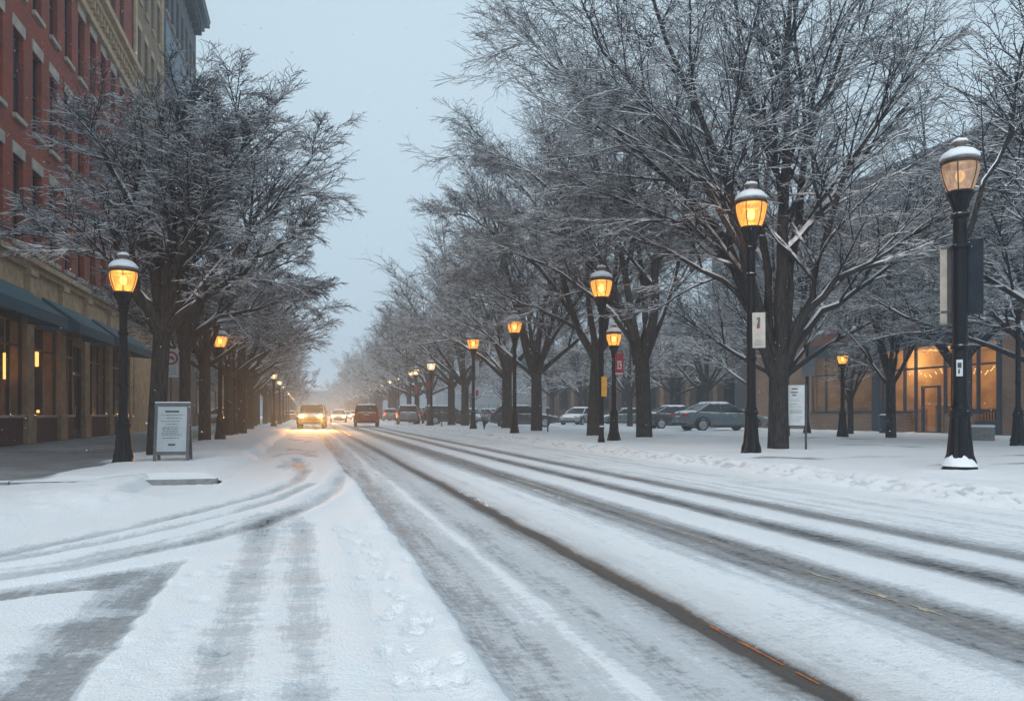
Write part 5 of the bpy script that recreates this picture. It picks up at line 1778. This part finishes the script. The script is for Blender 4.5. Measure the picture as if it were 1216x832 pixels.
    if roof_snow:
        T1 = ring(ry0 + .0, ry1 - .02, wt - .03, zr - .01, .05); T2 = ring(ry0 + .05, ry1 - .06, wt - .08, zr + .035, .05); T3 = ring(ry0 + .2, ry1 - .2, wt * .6, zr + .05, .03)
        MB().add(T1 + T2 + T3, [(l * k + i, l * k + (i + 1) % k, (l + 1) * k + (i + 1) % k, (l + 1) * k + i) for l in (0, 1) for i in range(k)] + [tuple(2 * k + i for i in range(k))]).build('snow_layer', M_SNOW, r, smooth=True)
    return r

def park(r, p, heading, label, s=1.0, group=None, name='parked_car'):
    """heading = direction the nose points, measured from the camera's right, counter-clockwise (seen from above)"""
    r.name = name
    r.location = p
    a = -YAW + R(heading) - PI / 2
    r.rotation_euler = (0, 0, a)
    r.scale = (s, s, s)
    return tag(r, label, 'car', group)
GPK = 'cars parked beyond the right-hand trees'
GRD = 'cars out on the road'
z0 = .11
def ground_at(px, d, z=z0):
    q = at_d(px, 491, d); return Vector((q.x, q.y, z))
park(make_car('sedan', (.12, .17, .205), .34, True, tail=plain('saloon_tail_lamp', (.55, .03, .03), .25, var=.2)), ground_at(855, 43.5), 14, 'grey saloon seen from its rear quarter, parked between the forked trunk and the banner lamp', 1.07, GPK)
park(make_car('sedan', (.030, .036, .048), .30), ground_at(806, 50), 8, 'dark saloon half hidden behind the grey saloon', 1.0, GPK)
park(make_car('estate', (.035, .045, .062), .42), ground_at(622, 55.5), 4, 'dark blue estate car behind two trunks, its red tail light at the left', 1.0, GPK)
park(make_car('sedan', (.36, .38, .40), .60), ground_at(688, 66), -118, 'pale snow-covered car facing the road, right of the dark estate car', 1.02, GPK)
park(make_car('sedan', (.09, .13, .13), .55), ground_at(742, 72), 185, 'greenish snowy car mostly hidden behind the yellow-sign trunk', 1.0, GPK)
park(make_car('suv', (.022, .025, .030), .40), ground_at(532, 70), 20, 'black snowy car in the row with its windows toward the road', 1.0, GPK)
park(make_car('suv', (.020, .022, .028), .40), ground_at(509, 76), -75, 'dark four-wheel drive facing the road, beside the thin banner pole', .95, GPK)
park(make_car('sedan', (.45, .47, .49), .65), ground_at(560, 75), -60, 'white snowy saloon between the slim trunk and the near lamp post', 1.0, GPK)
park(make_car('sedan', (.30, .33, .36), .65), ground_at(584, 79), -40, 'light grey snowy saloon just left of the estate car tail', 1.0, GPK)
park(make_car('sedan', (.24, .25, .27), .6), ground_at(776, 88), 180, 'far pale car in the haze behind the forked trunk', 1.0, GPK)
park(make_car('suv', (.20, .21, .22), .5, tail=None), at(483.5, 504.2, .05), 100, 'silver car parked at the right kerb, seen from behind', 1.06, GRD)
# moving traffic
park(make_car('suv', (.30, .022, .020), .35, tail=M_TAIL), at(435, 506.2, .03), 101, 'red car driving away in the right lane', 1.05, GRD, 'moving_car')
hc = park(make_car('suv', (.30, .21, .10), .32, head=M_HEADON), at(371, 508, .03), -79, 'oncoming yellowish car with blazing headlights in the left lane', 1.03, GRD, 'moving_car')
park(make_car('suv', (.16, .14, .12), .4, tail=M_TAILON), at(463, 500.5, .03), 101, 'dark car with orange lights behind the parked silver one', 1.0, GRD, 'moving_car')
park(make_car('sedan', (.42, .42, .42), .5, head=M_HEADON), at(402, 501.2, .03), -78, 'pale oncoming car following the blazing headlights', 1.05, GRD, 'moving_car')
park(make_car('sedan', (.25, .2, .16), .5, head=M_FOGON), at(411, 498.2, .03), -78, 'third oncoming car, a smear of headlights in the haze', 1.0, GRD, 'moving_car')
park(make_car('suv', (.25, .2, .16), .5, head=M_FOGON), at(421, 496.6, .03), -78, 'oncoming car farthest off at the left of the red car', 1.0, GRD, 'moving_car')
park(make_car('sedan', (.05, .055, .06), .45), at(345, 499.6, .03), 101, 'dark car at the left kerb past the blazing headlights', 1.0, 'cars parked along the left kerb')
park(make_car('sedan', (.20, .23, .25), .55), Vector((-7.0, y_on(265, -7.0), .1)), -100, 'pale car seen between the trunks by the low shops', 1.0, 'cars parked along the left kerb')
def headlamp(p, dirv, w, ang=30, blend=.95, col=(1, .43, .10)):
    l = bpy.data.lights.new('headlamp_beam', 'SPOT'); l.energy = w; l.color = col; l.spot_size = R(ang); l.spot_blend = blend; l.shadow_soft_size = .10
    o = bpy.data.objects.new('headlamp_beam', l); o.location = p; o.rotation_euler = Vector(dirv).to_track_quat('-Z', 'Y').to_euler(); COL.objects.link(o)
hp_ = hc.location
for s in (-.62, .62):
    headlamp((hp_.x + s, hp_.y - 2.6, .85), (.02, -1, -.05), 9000)
for px, py, w in ((402, 501.2, 2400), (411, 498.2, 2800), (421, 496.6, 2800)):
    q = at(px, py, .03)
    for s in (-.6, .6): headlamp((q.x + s, q.y - 2.7, .8), (.0, -1, -.02), w, 40)
# warm flare of air round the lit cars comes from the haze itself

# ------------------------------------------------------------------ falling snow
rng = np.random.RandomState(77)
N = 9000
d = 6.5 + 58 * rng.rand(N) ** .75
u = (rng.rand(N) - .5) * 1.5; v = -.12 + .75 * rng.rand(N)
r_ = u * d
P = np.stack([r_ * CY + d * SY, d * CY - r_ * SY, EYE + v * d], -1)
ok = (P[:, 2] > .25) & (P[:, 2] < 18)
P = P[ok]; N = len(P)
s = (.0035 + .0045 * rng.rand(N) ** 2)[:, None] * (1 + .02 * d[ok][:, None])
dirs = np.array([[1, 0, 0], [0, 1, 0], [-1, 0, 0], [0, -1, 0], [0, 0, 1], [0, 0, -1]], float)
V = (P[:, None] + dirs[None] * s[:, None] * (1 + .3 * rng.rand(N, 6, 1))).reshape(-1, 3)
b = (np.arange(N) * 6)[:, None, None]
# octahedra as degenerate-free quads: two triangles joined over each equator edge pair
q = np.array([[0, 1, 4, 3], [1, 2, 5, 0], [2, 3, 4, 1], [3, 0, 5, 2]])
np_mesh('falling_snow', V, (b + q[None]).reshape(-1, 4), M_SNOW, smooth=True)
tag(bpy.data.objects['falling_snow'], kind='stuff')

# ------------------------------------------------------------------ haze
hb = MB(); hb.box(-760, 760, -760, 760, -1.1, 40)
hz = hb.build('haze', None)
m, nt, out = mat('winter_air')
pv_ = nd(nt, 'VolumePrincipled', {'Color': (.76, .89, 1.0, 1), 'Density': HAZE_DENSITY, 'Anisotropy': .5})
nt.links.new(pv_.outputs[0], out.inputs['Volume'])
hz.data.materials.append(m)
tag(hz, kind='stuff')
